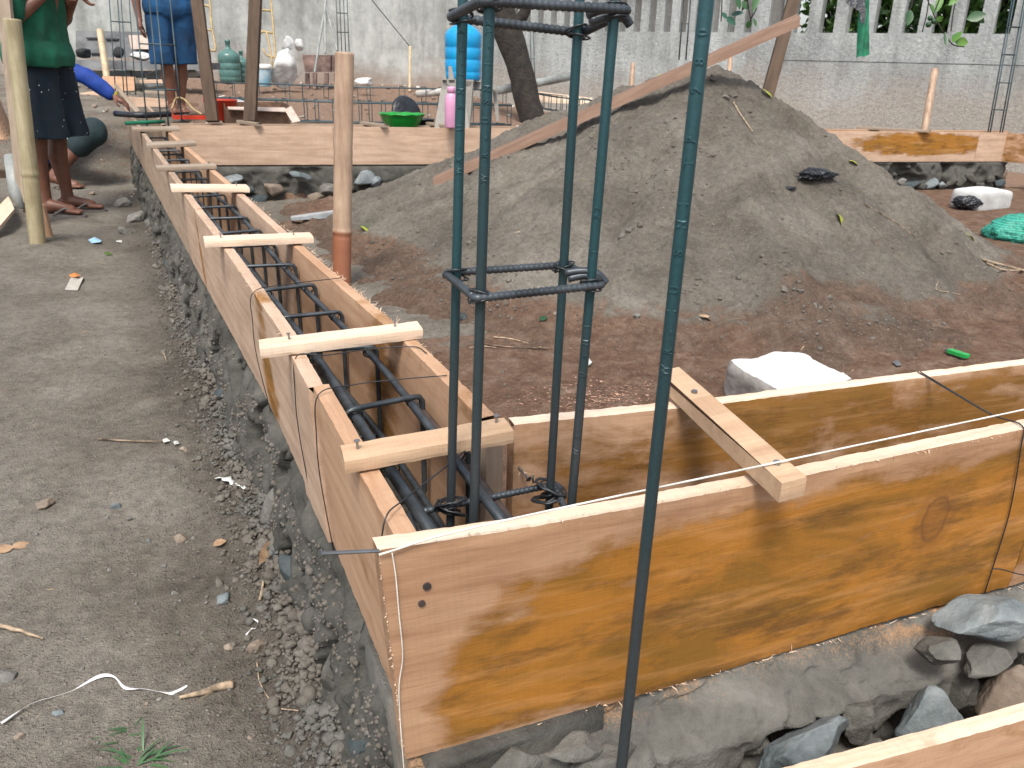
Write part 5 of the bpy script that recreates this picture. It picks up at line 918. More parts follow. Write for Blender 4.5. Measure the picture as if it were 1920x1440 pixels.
def ribbon(name, qs, w_, m, label, cat, tw=2.0, lift=.006):
    P = spline([on_ground(q, lift+.004*math.sin(i*2.1)) for i, q in enumerate(qs)], 10); T = np.gradient(P, axis=0); T /= np.linalg.norm(T, axis=1)[:, None]; Sd = np.cross(T, (0, 0, 1)); t = np.linspace(0, 1, len(P))
    A = tw*np.sin(t*11); d = Sd*np.cos(A)[:, None]+np.array([0, 0, 1.])*np.sin(A)[:, None]*.8; ww = w_*(.7+.3*np.sin(t*23)); V = np.concatenate([P-d*ww[:, None]/2, P+d*ww[:, None]/2, P+d*ww[:, None]/2+(0, 0, .0006), P-d*ww[:, None]/2+(0, 0, .0006)]); n = len(P); F = []
    for i in range(n-1):
        for a, b_ in ((0, 1), (1, 2), (2, 3), (3, 0)): F.append((a*n+i, b_*n+i, b_*n+i+1, a*n+i+1))
    return tag(mk(name, V, F, M[m], None, True), label, cat)
ribbon('plastic_ribbon', [(4, 1362), (60, 1330), (130, 1300), (185, 1275), (215, 1278), (235, 1292), (270, 1298), (300, 1306), (325, 1302), (352, 1292)], .0065, 'ribbon', 'white plastic ribbon curling over the path at the lower left', 'ribbon', 1.1)
ribbon('plastic_strip', [(408, 901), (425, 905), (445, 912), (474, 921)], .022, 'white_plastic', 'broad whitish plastic strip by the edge of the rubble', 'plastic strip', .3, .008)
ribbon('plastic_strip', [(462, 1196), (472, 1188), (480, 1180), (484, 1172), (476, 1168)], .004, 'ribbon', 'small curled white strip among the stones of the rubble', 'plastic strip', .6)
def stick_px(label, qs, r0, r1, m='twig', lift=.005, name='twig'):
    P = spline([on_ground(q, lift+.5*r0) for q in qs], 8); R_ = np.linspace(r0, r1, len(P)); V, F = tube(P, R_, 8); V = V+r0*.5*np.stack([fbm(V+k, 90, 3, k) for k in range(3)], 1); return tag(mk(name, V, F, M[m], None, True), label, 'twig')
M['stick_pale'] = plain('stick_pale', (.42, .32, .22), .85, var=.3, scale=60, bmp=.4, bsc=200)
stick_px('weathered twig with a thick split end beside the ribbon tip', [(337, 1314), (375, 1306), (410, 1294), (436, 1290)], .0026, .0075, 'stick_pale'); stick_px('straight pale stick entering from the left edge', [(-6, 1178), (40, 1189), (82, 1203)], .0042, .0016, 'stick_pale')
stick_px('long thin dark stick lying across the path by two white scraps', [(184, 827), (250, 831), (318, 832)], .0025, .0018); stick_px('thin bowed stalk at the foot of the rubble', [(482, 1245), (490, 1290), (520, 1330), (560, 1338)], .0012, .001, 'stick_pale')
stick_px('short pale splinter standing by the rubble', [(307, 665), (314, 682)], .0018, .0012, 'stick_pale'); stick_px('pale splinter above the split twig', [(487, 1130), (492, 1110), (494, 1096)], .003, .002, 'stick_pale')
stick_px('thin root straggling down the right flank of the heap', [(1620, 385), (1680, 420), (1720, 452)], .003, .002); stick_px('curved straw standing on the lower right of the heap', [(1758, 530), (1755, 545), (1775, 550), (1800, 555)], .002, .0015, 'stick_pale')
stick_px('long dry stalk on the ridge of the heap', [(1375, 195), (1390, 220), (1412, 250)], .004, .003, 'stick_pale'); stick_px('dry twig on the soil behind the column bars', [(925, 635), (965, 640), (1015, 655)], .003, .002, 'stick_pale')
stick_px('second dry twig on the soil behind the column bars', [(905, 648), (960, 654), (1030, 656)], .0025, .002); stick_px('forked dry twig behind the bars, nearer the shavings', [(880, 655), (905, 652), (930, 655)], .002, .0015, 'stick_pale')
stick_px('bundle of pale dry stalks at the right edge below the heap', [(1842, 490), (1870, 498), (1925, 512)], .007, .004, 'stick_pale'); stick_px('lower dry stalk of the bundle at the right edge', [(1850, 497), (1885, 510), (1925, 508)], .005, .004, 'stick_pale')
stick_px('pale root lying before the far right footing', [(1718, 342), (1740, 351), (1775, 350)], .012, .005, 'stick_pale')
# leaves on the ground
M['dry_leaf'] = plain('dry_leaf', (.42, .29, .18), .8, c2=(.26, .16, .09), scale=40, bmp=.3); M['yellow_leaf'] = plain('yellow_leaf', (.33, .36, .03), .5, c2=(.20, .24, .02), scale=20, bmp=0)
def leaf_px(label, a, b_, wpx, m, tilt=.3, curl=.3, seed=0, lift=.004):
    p, q = on_ground(a, lift), on_ground(b_, lift+.006); D = (p-CAM)@FV; V, F = leaf(p, q-p, np.array([tilt, -.3, 1]), np.linalg.norm(q-p), wpx*D/FPX*1.5, curl); V = V+.12*np.linalg.norm(q-p)*np.stack([0*V[:, 0], 0*V[:, 0], np.abs(fbm(V, 60, 2, seed))], 1)
    return tag(mk('fallen_leaf', V, F, M[m], None, True), label, 'leaf')
leaf_px('curled tan leaf caught in the rubble beside the footing', (487, 1072), (515, 1022), 15, 'dry_leaf', .8, .1, 1, .012); leaf_px('brown dry leaf at the left edge of the path', (22, 1032), (62, 1022), 14, 'dry_leaf', .1, .4, 2); leaf_px('pale torn leaf at the left edge, below the brown one', (0, 1040), (24, 1028), 16, 'stick_pale' if False else 'dry_leaf', .2, .3, 3)
leaf_px('yellow green leaf high on the heap left of its top', (1428, 172), (1448, 186), 9, 'yellow_leaf', .2, .2, 4, .012); leaf_px('yellow green leaf lower on the right flank, curled', (1566, 404), (1592, 430), 13, 'yellow_leaf', .5, .5, 5, .012); leaf_px('thin yellow green leaf near the green net sack', (1808, 440), (1836, 458), 6, 'yellow_leaf', .3, .3, 6, .008)
leaf_px('pale yellowish leaf on the left slope just under the batten', (1233, 152), (1246, 143), 8, 'yellow_leaf', .3, .3, 7, .012); leaf_px('green leaf behind the column at the foot of the heap', (1010, 606), (1030, 596), 8, 'leaf', .5, .3, 8, .008); leaf_px('yellowish leaf by the base of the bamboo', (676, 428), (694, 432), 6, 'yellow_leaf', .2, .3, 9)
leaf_px('cream leaf on the soil right of the single bar', (1310, 596), (1345, 606), 12, 'dry_leaf', .2, .3, 10, .008); leaf_px('small green leaf lying on the path near the two foil scraps', (196, 481), (222, 476), 7, 'leaf_light', .4, .5, 11, .01); leaf_px('yellow brown leaf on the heap above the black plastic', (1590, 305), (1612, 312), 8, 'yellow_leaf', .2, .3, 12, .01)
leaf_px('tan leaf lying among the crumbs near the orange corner', (400, 1030), (425, 1022), 10, 'dry_leaf', .2, .2, 13, .008)
# grass tufts
def tuft(label, x, y, blades, seed, s=1.0):
    p = hit(x, y); rg = np.random.default_rng(seed); r = thing('grass_tuft', label, 'grass', tuple(p)); L = []
    for k in range(blades):
        a = rg.uniform(-.5, 3.6); l = rg.uniform(.03, .075)*s; d = np.array([math.cos(a), math.sin(a), rg.uniform(.15, 1.1)]); L.append(leaf(p+rg.normal(size=3)*(.012, .012, 0)-(0, 0, .003), d, (0, 0, 1), l, rg.uniform(.003, .006)*s, rg.uniform(.3, 1.1)))
    mk('blades', *cat_mesh(L), M['grass'], r, True)
M['grass'] = leafmat('grass', (.07, .15, .05), (.03, .09, .035))
tuft('green grass tuft at the bottom edge, broad blades spread out', 255, 1432, 30, 3, .8); tuft('small tuft of grass just above the larger one', 222, 1376, 18, 4, .6)
tuft('tiny weed at the foot of the sand heap, right of the bamboo', 690, 425, 8, 5, 1.0)
# scraps
def scrap(label, qs, m, cat, lift=.006, th=.0015, name='scrap'):
    P = [on_ground(q, lift) for q in qs]; c = sum(P)/len(P); n = len(P); P = [p+(0, 0, .25*np.linalg.norm(p-c)*(.6 if i % 2 else -.1)) for i, p in enumerate(P)]
    V = [c+(0, 0, .006)]+P+[p+(0, 0, th) for p in P]+[c+(0, 0, .006+th)]; F = [(0, 1+(i+1) % n, 1+i) for i in range(n)]+[(2*n+1, n+1+i, n+1+(i+1) % n) for i in range(n)]+[(1+i, 1+(i+1) % n, n+1+(i+1) % n, n+1+i) for i in range(n)]
    return tag(mk(name, V, F, M[m]), label, cat)
mkc('foil_orange', (.75, .25, .06), rough=.35, bmp=0); mkc('blue_foil', (.35, .58, .78), rough=.4, bmp=0); mkc('grey_card', (.45, .42, .37), rough=.7, bmp=0)
scrap('small blue white foil scrap on the path below the sandalled feet', [(166, 452), (178, 450), (191, 453), (190, 459), (172, 458)], 'blue_foil', 'wrapper', name='wrapper'); scrap('grey cardboard sliver with an orange wrapper end on the path', [(122, 545), (134, 528), (156, 521), (157, 527), (146, 546)], 'grey_card', 'wrapper', name='wrapper')
scrap('orange wrapper end lying on the cardboard sliver', [(130, 521), (142, 519), (152, 522), (146, 527), (134, 525)], 'foil_orange', 'wrapper', .012, name='wrapper'); scrap('white scrap at the end of the long thin stick', [(305, 829), (314, 827), (320, 831), (308, 836)], 'white_plastic', 'scrap'); scrap('second white scrap right of the long thin stick', [(326, 834), (334, 832), (337, 836), (328, 840)], 'white_plastic', 'scrap')
scrap('tiny white scrap on the path near the footing', [(218, 454), (229, 454), (229, 457), (219, 457)], 'white_plastic', 'scrap'); scrap('purplish foil scrap on the soil behind the right trough', [(1672, 682), (1682, 680), (1690, 688), (1680, 692)], 'bench_grey', 'scrap'); scrap('white shell like scrap left of the single bar', [(1097, 682), (1104, 678), (1110, 683), (1104, 692)], 'white_plastic', 'scrap', .006)
p = onfar(590, 407); ps = hit(610, 408); V, F = cat_mesh([hexa([ps+q for q in ((-.20, -.05, .0), (.06, -.02, 0), (.07, .05, .0), (-.19, .03, 0), (-.20, -.05, .012), (.06, -.02, .035), (.07, .05, .035), (-.19, .03, .012))])]); mkc('clear_sheet', (.42, .46, .48), rough=.2, bmp=.4, bsc=50); tag(mk('plastic_tray', V, F, M['clear_sheet']), 'clear plastic packet lying at the foot of the far footing', 'packet')
# lighter: green
q = on_ground((1795, 672), 0); r = thing('lighter', 'green plastic lighter lying on the soil near the right edge', 'lighter', tuple(q)); mkc('lighter_green', (.02, .38, .08), rough=.2, bmp=0)
V, F = box(-.013, .013, -.034, .034, .0, .012); mk('body', rotz(V, .12)+q+(0, 0, .012), F, M['lighter_green'], r); V, F = box(-.011, .011, .0345, .045, .001, .011); mk('cap', rotz(V, .12)+q+(0, 0, .012), F, M['bench_grey'], r)
# black plastic bits, net sack
def crumple(name, label, cat, c, size, m, seed, n=5, k1=6, amp=.35):
    V, F = ico(n); V = V*(1+amp*fbm(V, 2.2, 5, seed, .65)[:, None]-.5*amp*np.abs(fbm(V+5, k1, 3, seed+3))[:, None]); V = V*np.asarray(size)+np.asarray(c); return tag(mk(name, V, F, M[m], None, True), label, cat)
crumple('plastic_bag', 'crumpled black plastic half buried in the right flank of the heap', 'plastic bag', hit(1528, 333)+(.0, 0, .015), (.095, .055, .022), 'black_plastic', 61, amp=.7)
crumple('plastic_scrap', 'small black plastic scrap above and left of the crumpled one', 'plastic scrap', hit(1478, 355)+(0, 0, .005), (.035, .02, .008), 'black_plastic', 62, 4, amp=.6)
crumple('plastic_bag', 'shiny black bag leaning on the pale squared block', 'plastic bag', hit(1812, 392)+(0, 0, .05), (.11, .09, .05), 'black_plastic', 63, amp=.4)
# green net sack
def net_mat():
    m, t, b = _nt('net'); p = objco(t); br = N(t, 'ShaderNodeTexBrick'); br.inputs['Scale'].default_value = 1; br.offset = 0; br.inputs['Mortar Size'].default_value = .0022; br.inputs['Brick Width'].default_value = .012; br.inputs['Row Height'].default_value = .012
    sx = N(t, 'ShaderNodeSeparateXYZ'); t.links.new(p, sx.inputs[0]); cb_ = N(t, 'ShaderNodeCombineXYZ'); t.links.new(math_(t, 'ADD', sx.outputs[0], math_(t, 'MULTIPLY', sx.outputs[1], .5)), cb_.inputs[0]); t.links.new(sx.outputs[2], cb_.inputs[1]); t.links.new(cb_.outputs[0], br.inputs['Vector'])
    br.inputs['Color1'].default_value = (.04, .36, .26, 1); br.inputs['Color2'].default_value = (.05, .42, .31, 1); br.inputs['Mortar'].default_value = (.02, .17, .13, 1); t.links.new(br.outputs[0], b.inputs['Base Color']); b.inputs['Roughness'].default_value = .6; bump(t, b, br.outputs[1], .5, .004); return m
M['net'] = net_mat(); crumple('net_sack', 'green mesh net sack half in view at the right edge', 'net sack', hit(1912, 454)+(.12, .08, .03), (.24, .2, .12), 'net', 66, 5, amp=.22)
# soil clods and bits before the far right footing
for k, (x, y, w_, m, lb_) in enumerate([(1790, 330, 52, 'stone_tan', 'yellowish cut stone before the far right footing'), (1865, 332, 60, 'stone_tan', 'brown clod right of the yellowish stone, before the far right footing'), (1690, 345, 26, 'stone_grey', 'grey clod where the heap meets the far right footing')]): stone_px(lb_, x, y, w_, w_*.6, m, 680+k)
# sand-heap clods: crumbly dark edge pieces
for k, (x, y) in enumerate([(1180, 435), (1165, 445), (1200, 425), (1375, 180), (1360, 185), (1335, 150), (1470, 545), (1500, 548), (1555, 560)]): stone_px('dark crumbly clod broken out of the sand heap', x, y, 20, 12, 'rubble', 660+k, 'clods on the sand heap')

# ------------------------------------------------------------------ people
mkc('skin', (.175, .073, .043), rough=.5, c2=(.125, .052, .032), scale=14, bmp=.15); mkc('hair', (.012, .01, .009), rough=.6, bmp=0); mkc('shirt_green', (.004, .105, .055), rough=.9, var=.3, scale=6, bmp=.3, bsc=300)
mkc('shirt_blue', (.004, .06, .165), rough=.9, var=.25, scale=6, bmp=.3, bsc=300); mkc('shorts_blue', (.004, .05, .135), rough=.9, var=.25, scale=7, bmp=.3, bsc=300); mkc('shorts_navy', (.004, .013, .024), rough=.95, c2=(.002, .006, .012), scale=9, bmp=.3, bsc=300)
mkc('sleeve_blue', (.006, .05, .30), rough=.8, c2=(.004, .03, .2), scale=9, bmp=.3, bsc=120); mkc('trousers_dark', (.02, .045, .05), rough=.85, c2=(.008, .018, .022), scale=5, bmp=.2); mkc('cuff_yellow', (.50, .40, .03), rough=.8, bmp=.2); mkc('sandal', (.16, .14, .13), rough=.8, bmp=.2); mkc('fleck', (.5, .6, .62), rough=.8, bmp=0)
def capsule(a, b_, ra, rb, n=10, seg=14, flat=1.0, side=None):
    a, b_ = np.asarray(a, float), np.asarray(b_, float); d = b_-a; L = np.linalg.norm(d)+1e-9; d = d/L; ts = list(-ra*np.cos(np.linspace(0, np.pi/2, 5))[:-1])+list(np.linspace(0, L, n))+list(L+rb*np.sin(np.linspace(0, np.pi/2, 5))[1:]); P = []; R_ = []
    for t in ts:
        P.append(a+d*t); u = min(max(t/L, 0), 1); r = ra+(rb-ra)*u
        if t < 0: r = math.sqrt(max(ra*ra-t*t, 1e-9))
        if t > L: r = math.sqrt(max(rb*rb-(t-L)**2, 1e-9))
        R_.append(max(r, .0006))
    V, F = tube(P, R_, seg)
    if flat != 1.0: s = np.asarray(side, float); s /= np.linalg.norm(s); rel = V-a; k = rel@s; V = V+np.outer(k*(flat-1), s)
    return V, F
def fuse(name, parts, vox, m, parent, xf, fold=0, fs=9, seed=0, smooth=3, zmin=None):
    V, F = cat_mesh(parts); me = bpy.data.meshes.new('tmp'); me.from_pydata(V.tolist(), [], [list(f) for f in F]); o = bpy.data.objects.new('tmp', me); COL.objects.link(o)
    md = o.modifiers.new('r', 'REMESH'); md.mode = 'VOXEL'; md.voxel_size = vox; ms = o.modifiers.new('s', 'SMOOTH'); ms.iterations = smooth; ms.factor = .5
    ev = bpy.data.meshes.new_from_object(o.evaluated_get(bpy.context.evaluated_depsgraph_get())); n = len(ev.vertices); V = np.zeros(n*3); ev.vertices.foreach_get('co', V); V = V.reshape(-1, 3); Nn = np.zeros(n*3); ev.vertices.foreach_get('normal', Nn); Nn = Nn.reshape(-1, 3); F = [tuple(p.vertices) for p in ev.polygons]
    bpy.data.objects.remove(o); bpy.data.meshes.remove(me); bpy.data.meshes.remove(ev)
    if fold: Q = V*np.array([1, 1, .45]); V = V+Nn*(fold*(fbm(Q, fs, 4, seed)+.6*(1-2*np.abs(fbm(Q+3, fs*1.3, 2, seed+5)))))[:, None]
    if zmin is not None: h = zmin+.012*fbm(V*(1, 1, 0), 7, 2, seed+2); V[:, 2] = np.maximum(V[:, 2], h)
    return mk(name, xf(V), F, M[m], parent, True)
def leg_parts(hip, knee, ank, toe, s=1.0):
    hip, knee, ank, toe = (np.asarray(q, float) for q in (hip, knee, ank, toe)); calf = ank+(knee-ank)*.68; back = np.array([-.018, 0, 0])*s; f = toe-ank; f[2] = 0; f /= np.linalg.norm(f); sd = np.array([-f[1], f[0], 0]); z0 = toe[2]
    P = [capsule(hip, knee+(hip-knee)*.12, .085*s, .058*s), capsule(knee+(hip-knee)*.14, knee-(knee-ank)*.06, .058*s, .050*s), capsule(knee-(knee-ank)*.03, calf+back, .050*s, .056*s), capsule(calf+back, ank+(knee-ank)*.15, .056*s, .034*s), capsule(ank+(knee-ank)*.2, ank, .034*s, .036*s),
         capsule(ank-f*.035*s+(0, 0, -.03*s), ank+f*.02*s+(0, 0, -.035*s), .032*s, .034*s), capsule(ank+f*.01*s+(0, 0, -.02*s), toe-f*.06*s+(0, 0, .024*s), .038*s, .024*s), capsule(toe-f*.07*s-sd*.018*s+(0, 0, .018*s), toe-f*.06*s+sd*.03*s+(0, 0, .016*s), .022*s, .018*s)]
    for i, (o_, l, r) in enumerate(((-.030, .0, .0125), (-.008, .004, .0095), (.009, -.002, .009), (.025, -.010, .0085), (.040, -.020, .0078))): P.append(capsule(toe-f*.065*s+sd*o_*s+(0, 0, .014*s), toe+f*l*s+sd*o_*1.02*s+(0, 0, .010*s), r*1.15*s, r*s, 4, 10))
    return P
def hand_parts(wr_, d, palm_n, s=1.0, curl=.35, thumb=1):
    wr_ = np.asarray(wr_, float); d = np.asarray(d, float)/np.linalg.norm(d); n = np.asarray(palm_n, float); n = n-d*(n@d); n /= np.linalg.norm(n); sd = np.cross(d, n); P = [capsule(wr_-d*.02*s, wr_+d*.02*s, .024*s, .026*s), capsule(wr_+d*.03*s-sd*.018*s, wr_+d*.082*s-sd*.026*s, .020*s, .017*s), capsule(wr_+d*.03*s+sd*.012*s, wr_+d*.078*s+sd*.026*s, .019*s, .015*s), capsule(wr_+d*.025*s, wr_+d*.085*s, .020*s, .017*s)]
    for o_, l, c_ in ((-.030, .068, .9), (-.011, .078, 1.0), (.008, .072, 1.15), (.027, .056, 1.35)):
        p = wr_+d*.088*s+sd*o_*s; a = curl*c_*.5
        for k, fr in enumerate((.42, .32, .26)):
            dirv = d*math.cos(a)+n*math.sin(a)+sd*o_*2.2; q = p+dirv*l*fr*s; P.append(capsule(p, q, (.0092-.0009*k)*s, (.0084-.0009*k)*s, 4, 10)); p = q; a += curl*c_
    t0 = wr_+d*.025*s-sd*.024*s*thumb; t1 = t0+(d*.55-sd*.75*thumb+n*.3)*.040*s; t2 = t1+(d*.85-sd*.3*thumb+n*.35)*.034*s; t3 = t2+(d*.95+n*.3)*.024*s
    return P+[capsule(t0, t1, .014*s, .011*s, 4, 10), capsule(t1, t2, .011*s, .0095*s, 4, 10), capsule(t2, t3, .0095*s, .0078*s, 4, 10)]
def arm_parts(sh, el, wr_, s=1.0): sh, el, wr_ = (np.asarray(q, float) for q in (sh, el, wr_)); return [capsule(sh, el, .050*s, .036*s), capsule(el, el+(wr_-el)*.3, .037*s, .039*s), capsule(el+(wr_-el)*.3, wr_, .039*s, .024*s)]
def head_parts(c, s=1.0, f=(1, 0, 0)):
    c = np.asarray(c, float); f = np.asarray(f, float)/np.linalg.norm(f); sd = np.array([-f[1], f[0], 0]); P = []
    def ell(o_, r): V, F = ico(3); return V*np.asarray(r)*s+c+(f*o_[0]+sd*o_[1]+np.array([0, 0, 1.])*o_[2])*s, F
    return [ell((-.012, 0, .03), (.092, .078, .095)), ell((.022, 0, -.045), (.066, .058, .068)), ell((.095, 0, -.012), (.016, .013, .018)), ell((.092, 0, .004), (.012, .009, .022)), ell((.07, 0, -.088), (.02, .026, .018)), ell((.086, 0, -.052), (.010, .024, .006)), ell((.084, 0, -.063), (.010, .022, .007)), ell((0, .078, -.005), (.018, .010, .030)), ell((0, -.078, -.005), (.018, .010, .030)), ell((.078, .03, .028), (.014, .022, .008)), ell((.078, -.03, .028), (.014, .022, .008))]
def eyes(parent, c, xf, f=(1, 0, 0)):
    c = np.asarray(c, float); f = np.asarray(f, float)/np.linalg.norm(f); sd = np.array([-f[1], f[0], 0]); L = []
    for s_ in (-1, 1): V, F = ico(2); L.append((V*.0105+c+f*.077+sd*s_*.03+np.array([0, 0, .010]), F))
    V, F = cat_mesh(L); mk('eyes', xf(V), F, M['white_plastic'], parent, True)
    L = []
    for s_ in (-1, 1): V, F = ico(2); L.append((V*.005+c+f*.086+sd*s_*.03+np.array([0, 0, .010]), F))
    V, F = cat_mesh(L); mk('irises', xf(V), F, M['hair'], parent, True)
def frame(origin, yaw): 
    o = np.asarray(origin, float); return lambda V: rotz(np.asarray(V), yaw)+o
def hair_parts(c): V, F = ico(3); V = V*(.100, .086, .100)+np.asarray(c)+(-.022, 0, .045); return [(V, F)]
# man in green (faces to the right of the photo); local x = forward, y = his left, z = up
RIGHT = math.atan2(RV[1], RV[0])
g0 = onz(120, 400, -.5); g0[2] = float(gz(g0[0], g0[1])); xf = frame(g0, RIGHT+.05); pg = thing('person', 'person in green shirt and dark speckled shorts standing on the path in flip flops', 'person', tuple(g0))
B = leg_parts((-.02, -.08, .84), (-.035, -.09, .46), (-.055, -.085, .085), (.155, -.105, .022))+leg_parts((-.0, .09, .84), (.0, .08, .46), (.0, .08, .085), (.19, .11, .022))
B += [capsule((-.0, -.05, .92), (-.0, .05, .92), .115, .115), capsule((0, 0, .95), (.02, 0, 1.25), .12, .14), capsule((.02, -.11, 1.33), (.02, .11, 1.33), .075, .075), capsule((.02, 0, 1.36), (.03, 0, 1.47), .055, .05)]
B += arm_parts((.02, -.19, 1.34), (.0, -.24, 1.07), (.19, -.12, 1.25))+hand_parts((.19, -.12, 1.25), (.9, .3, .1), (0, .7, -.4))+arm_parts((.02, .19, 1.34), (.05, .23, 1.07), (.22, .10, 1.24))+hand_parts((.22, .10, 1.24), (.9, -.3, .1), (0, -.7, -.4), thumb=-1)+head_parts((.05, 0, 1.58))
body = fuse('body', B, .0062, 'skin', pg, xf, smooth=2); eyes(body, (.05, 0, 1.58), xf); fuse('hair', hair_parts((.05, 0, 1.58)), .01, 'hair', pg, xf, .006, 30)
SH = [capsule((-.005, -.055, .95), (-.005, .055, .95), .150, .150), capsule((-.0, -.05, 1.0), (.01, -.07, 1.28), .150, .135), capsule((-.0, .05, 1.0), (.01, .07, 1.28), .150, .135), capsule((.015, -.15, 1.35), (.015, .15, 1.35), .085, .085), capsule((.02, -.19, 1.35), (.005, -.235, 1.13), .078, .072), capsule((.02, .19, 1.35), (.05, .235, 1.13), .078, .072), capsule((0, -.07, .90), (0, .07, .90), .155, .155)]
fuse('shirt', SH, .011, 'shirt_green', pg, xf, .018, 6, 3, zmin=.845); 
SO = [capsule((-.0, -.06, .92), (-.0, .06, .92), .140, .140), capsule((-.01, -.085, .86), (.0, -.095, .45), .122, .135), capsule((.01, .08, .86), (.04, .09, .44), .122, .130)]
so = fuse('shorts', SO, .011, 'shorts_navy', pg, xf, .016, 7, 9, zmin=.455); rg = np.random.default_rng(3); Vs = np.array([v.co[:] for v in so.data.vertices]); nn = np.array([v.normal[:] for v in so.data.vertices]); L = []
for i in rg.choice(len(Vs), 85, replace=False): V, F = ico(1); L.append((V*(.003, .003, .0045)*rg.uniform(.6, 1.2)+Vs[i]+nn[i]*.001+np.array(pg.location), F))
V, F = cat_mesh(L); o = mk('speckles', V, F, M['fleck'], so); o['kind'] = 'stuff'
def sandal(parent, toe, ank, xf):
    toe, ank = np.asarray(toe, float), np.asarray(ank, float); f = toe-ank; f[2] = 0; f /= np.linalg.norm(f); sd = np.array([-f[1], f[0], 0]); c = toe-f*.12; out = []
    for t in np.linspace(0, 2*np.pi, 28, endpoint=False): k = math.cos(t); w_ = .050*math.sin(t)*(1+.18*k)-.004*k; out.append(c+f*.148*k+sd*w_)
    V = np.array([p*(1, 1, 0)+(0, 0, z) for z in (-.002, .014) for p in out]); n = 28; F = [tuple(range(n))[::-1], tuple(range(n, 2*n))]+[(i, (i+1) % n, n+(i+1) % n, n+i) for i in range(n)]
    r = mk('sandal', xf(V), F, M['sandal'], parent); 
    for s_ in (-1, 1): mk('strap', xf(tube(spline([toe-f*.03*1-sd*.008+(0, 0, .03), toe-f*.08+sd*s_*.036+(0, 0, .052), toe-f*.15+sd*s_*.045+(0, 0, .012)], 5), .0065, 8)[0]), tube(spline([toe-f*.03, toe-f*.08+sd*s_*.04, toe-f*.15+sd*s_*.048], 5), .006, 8)[1], M['sandal'], r, True)
sandal(pg, (.155, -.105, 0), (-.055, -.085, 0), xf); sandal(pg, (.19, .11, 0), (.0, .08, 0), xf)
# man in blue standing beyond the far formwork
m0 = atd(338, 216, 7.15); xf = frame(m0, math.atan2(-FV[1], -FV[0])+.55); pb = thing('person', 'person in a blue T-shirt and blue shorts standing barelegged beyond the far formwork', 'person', tuple(m0))
B = leg_parts((0, -.085, .80), (.04, -.07, .42), (0, -.055, .08), (.17, -.06, .022))+leg_parts((0, .085, .80), (-.04, .06, .42), (-.07, .03, .08), (.10, .03, .022))
B += [capsule((0, -.05, .88), (0, .05, .88), .11, .11), capsule((0, 0, .93), (0, 0, 1.2), .115, .135), capsule((0, -.11, 1.28), (0, .11, 1.28), .07, .07), capsule((0, 0, 1.32), (.01, 0, 1.43), .052, .048)]
B += arm_parts((0, -.20, 1.28), (-.01, -.25, 1.0), (.05, -.245, .76))+hand_parts((.05, -.245, .76), (.15, .02, -1), (0.1, 1, 0))+arm_parts((0, .20, 1.28), (-.01, .25, 1.0), (.04, .25, .76))+hand_parts((.04, .25, .76), (.15, -.02, -1), (.1, -1, 0), thumb=-1)+head_parts((.02, 0, 1.54))
body = fuse('body', B, .0062, 'skin', pb, xf, smooth=2); eyes(body, (.02, 0, 1.54), xf); fuse('hair', hair_parts((.02, 0, 1.54)), .01, 'hair', pb, xf, .006, 30)
fuse('shirt', [capsule((0, -.075, .85), (0, .075, .85), .125, .125), capsule((0, -.06, .95), (0, -.08, 1.22), .125, .12), capsule((0, .06, .95), (0, .08, 1.22), .125, .12), capsule((0, -.15, 1.28), (0, .15, 1.28), .08, .08), capsule((0, -.20, 1.28), (-.01, -.245, 1.03), .072, .068), capsule((0, .20, 1.28), (-.01, .245, 1.03), .072, .068)], .011, 'shirt_blue', pb, xf, .014, 7, 4, zmin=.80)
fuse('shorts', [capsule((0, -.06, .84), (0, .06, .84), .125, .125), capsule((0, -.085, .80), (.035, -.098, .42), .100, .092), capsule((0, .085, .80), (-.03, .098, .42), .100, .092)], .011, 'shorts_blue', pb, xf, .013, 8, 6, zmin=.41); sandal(pb, (.17, -.06, 0), (0, -.055, 0), xf); sandal(pb, (.10, .03, 0), (-.07, .03, 0), xf)
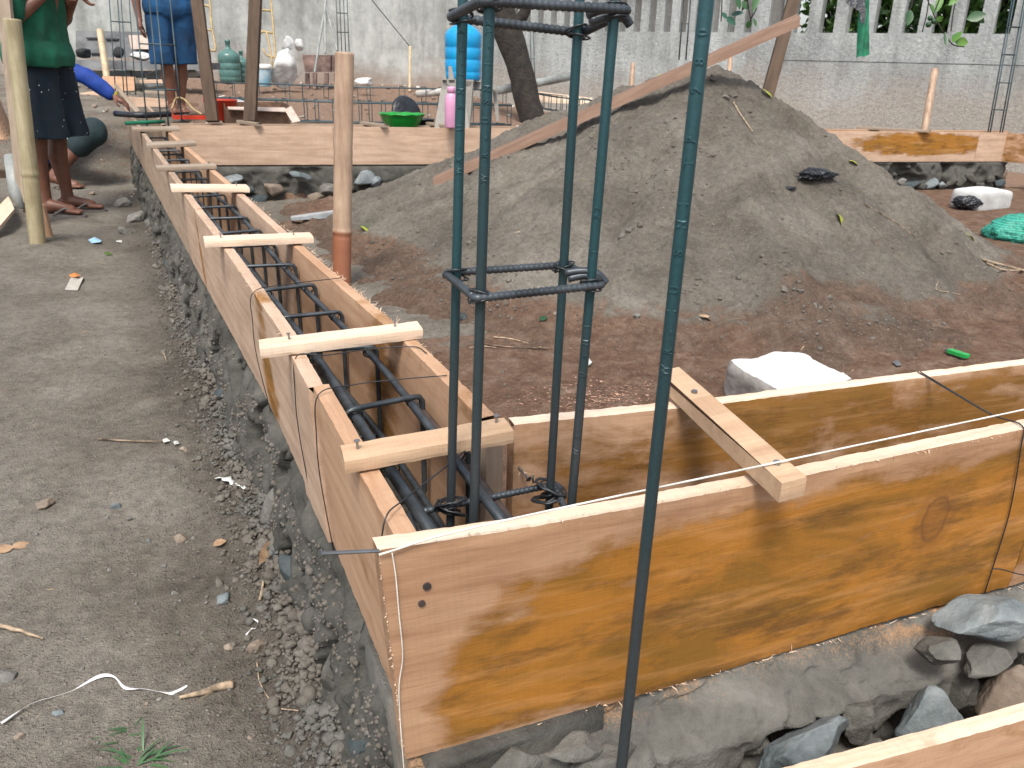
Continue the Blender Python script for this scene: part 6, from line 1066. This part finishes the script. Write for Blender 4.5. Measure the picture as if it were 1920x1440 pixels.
# crouching worker reaching to the end of the long trough
k0 = atd(100, 300, 6.0); gl = atd(205, 172, 6.15); wrist = atd(212, 178, 6.15); kn = atd(188, 238, 5.95); hipw = atd(70, 268, 6.1); shd = atd(95, 120, 6.1); elb = atd(160, 143, 6.1); k0[2] = -.5; idn = lambda V: V
pc = thing('person', 'person crouching behind the one in green, long blue sleeve with yellow cuff, dark trousers', 'person', tuple(k0))
hd = atd(84, 66, 6.15); fwd = np.array([RV[0], RV[1], 0]); fwd /= np.linalg.norm(fwd); ank = atd(100, 345, 5.95); ank[2] = -.42; toe = ank+fwd*.16; toe[2] = -.485; ank2 = atd(72, 345, 6.3); ank2[2] = -.42; toe2 = ank2+fwd*.16; toe2[2] = -.485; kn2 = atd(98, 258, 6.35); kn = atd(172, 246, 5.95)
B = [capsule(hipw, shd, .12, .13), capsule(shd, shd+fwd*.05+(0, 0, .12), .06, .05)]+head_parts(hd, 1, fwd)+arm_parts(shd, elb, wrist)+hand_parts(wrist, wrist-elb, (0, 0, -1))+arm_parts(shd+(-.1, .3, 0), atd(60, 200, 6.4), atd(110, 235, 6.4))+hand_parts(atd(110, 235, 6.4), fwd, (0, 0, -1))
sx = lambda a, b_, c_, d_: [capsule(a, b_, .08, .06), capsule(b_, c_, .055, .038), capsule(c_, d_+(0, 0, .02), .038, .028)]+[capsule(d_+(0, 0, .012)-fwd*.02+np.cross(fwd, (0, 0, 1))*o_, d_+(0, 0, .01)+fwd*.05+np.cross(fwd, (0, 0, 1))*o_, .011, .009, 4, 8) for o_ in (-.03, -.01, .008, .024, .038)]
body = fuse('body', B+sx(hipw, kn, ank, toe)+sx(hipw+(-.05, .2, 0), kn2, ank2, toe2), .0075, 'skin', pc, idn, smooth=2); eyes(body, hd, idn, fwd); fuse('hair', [(ico(3)[0]*(.09, .09, .10)+hd-fwd*.03+(0, 0, .045), ico(3)[1])], .01, 'hair', pc, idn, .006, 30)
fuse('shirt', [capsule(hipw, shd, .155, .16), capsule(shd, elb, .075, .062), capsule(elb, wrist-(wrist-elb)*.10, .060, .040), capsule(shd+(-.1, .3, 0), atd(60, 200, 6.4), .07, .055), capsule(atd(60, 200, 6.4), atd(100, 230, 6.4), .055, .04), capsule(shd, shd+(-.1, .3, 0), .12, .1)], .012, 'sleeve_blue', pc, idn, .014, 8, 7)
fuse('cuff', [capsule(wrist-(wrist-elb)*.13, wrist-(wrist-elb)*.0, .038, .036)], .007, 'cuff_yellow', pc, idn, .002, 30)
fuse('trousers', [capsule(hipw, kn-(0, 0, .01), .135, .098), capsule(kn, kn+(ank-kn)*.3, .095, .08), capsule(hipw+(-.05, .2, 0), kn2, .12, .09), capsule(kn2, kn2+(ank2-kn2)*.8, .085, .07), capsule(hipw, hipw+(-.05, .2, 0), .14, .13)], .012, 'trousers_dark', pc, idn, .012, 6, 8)
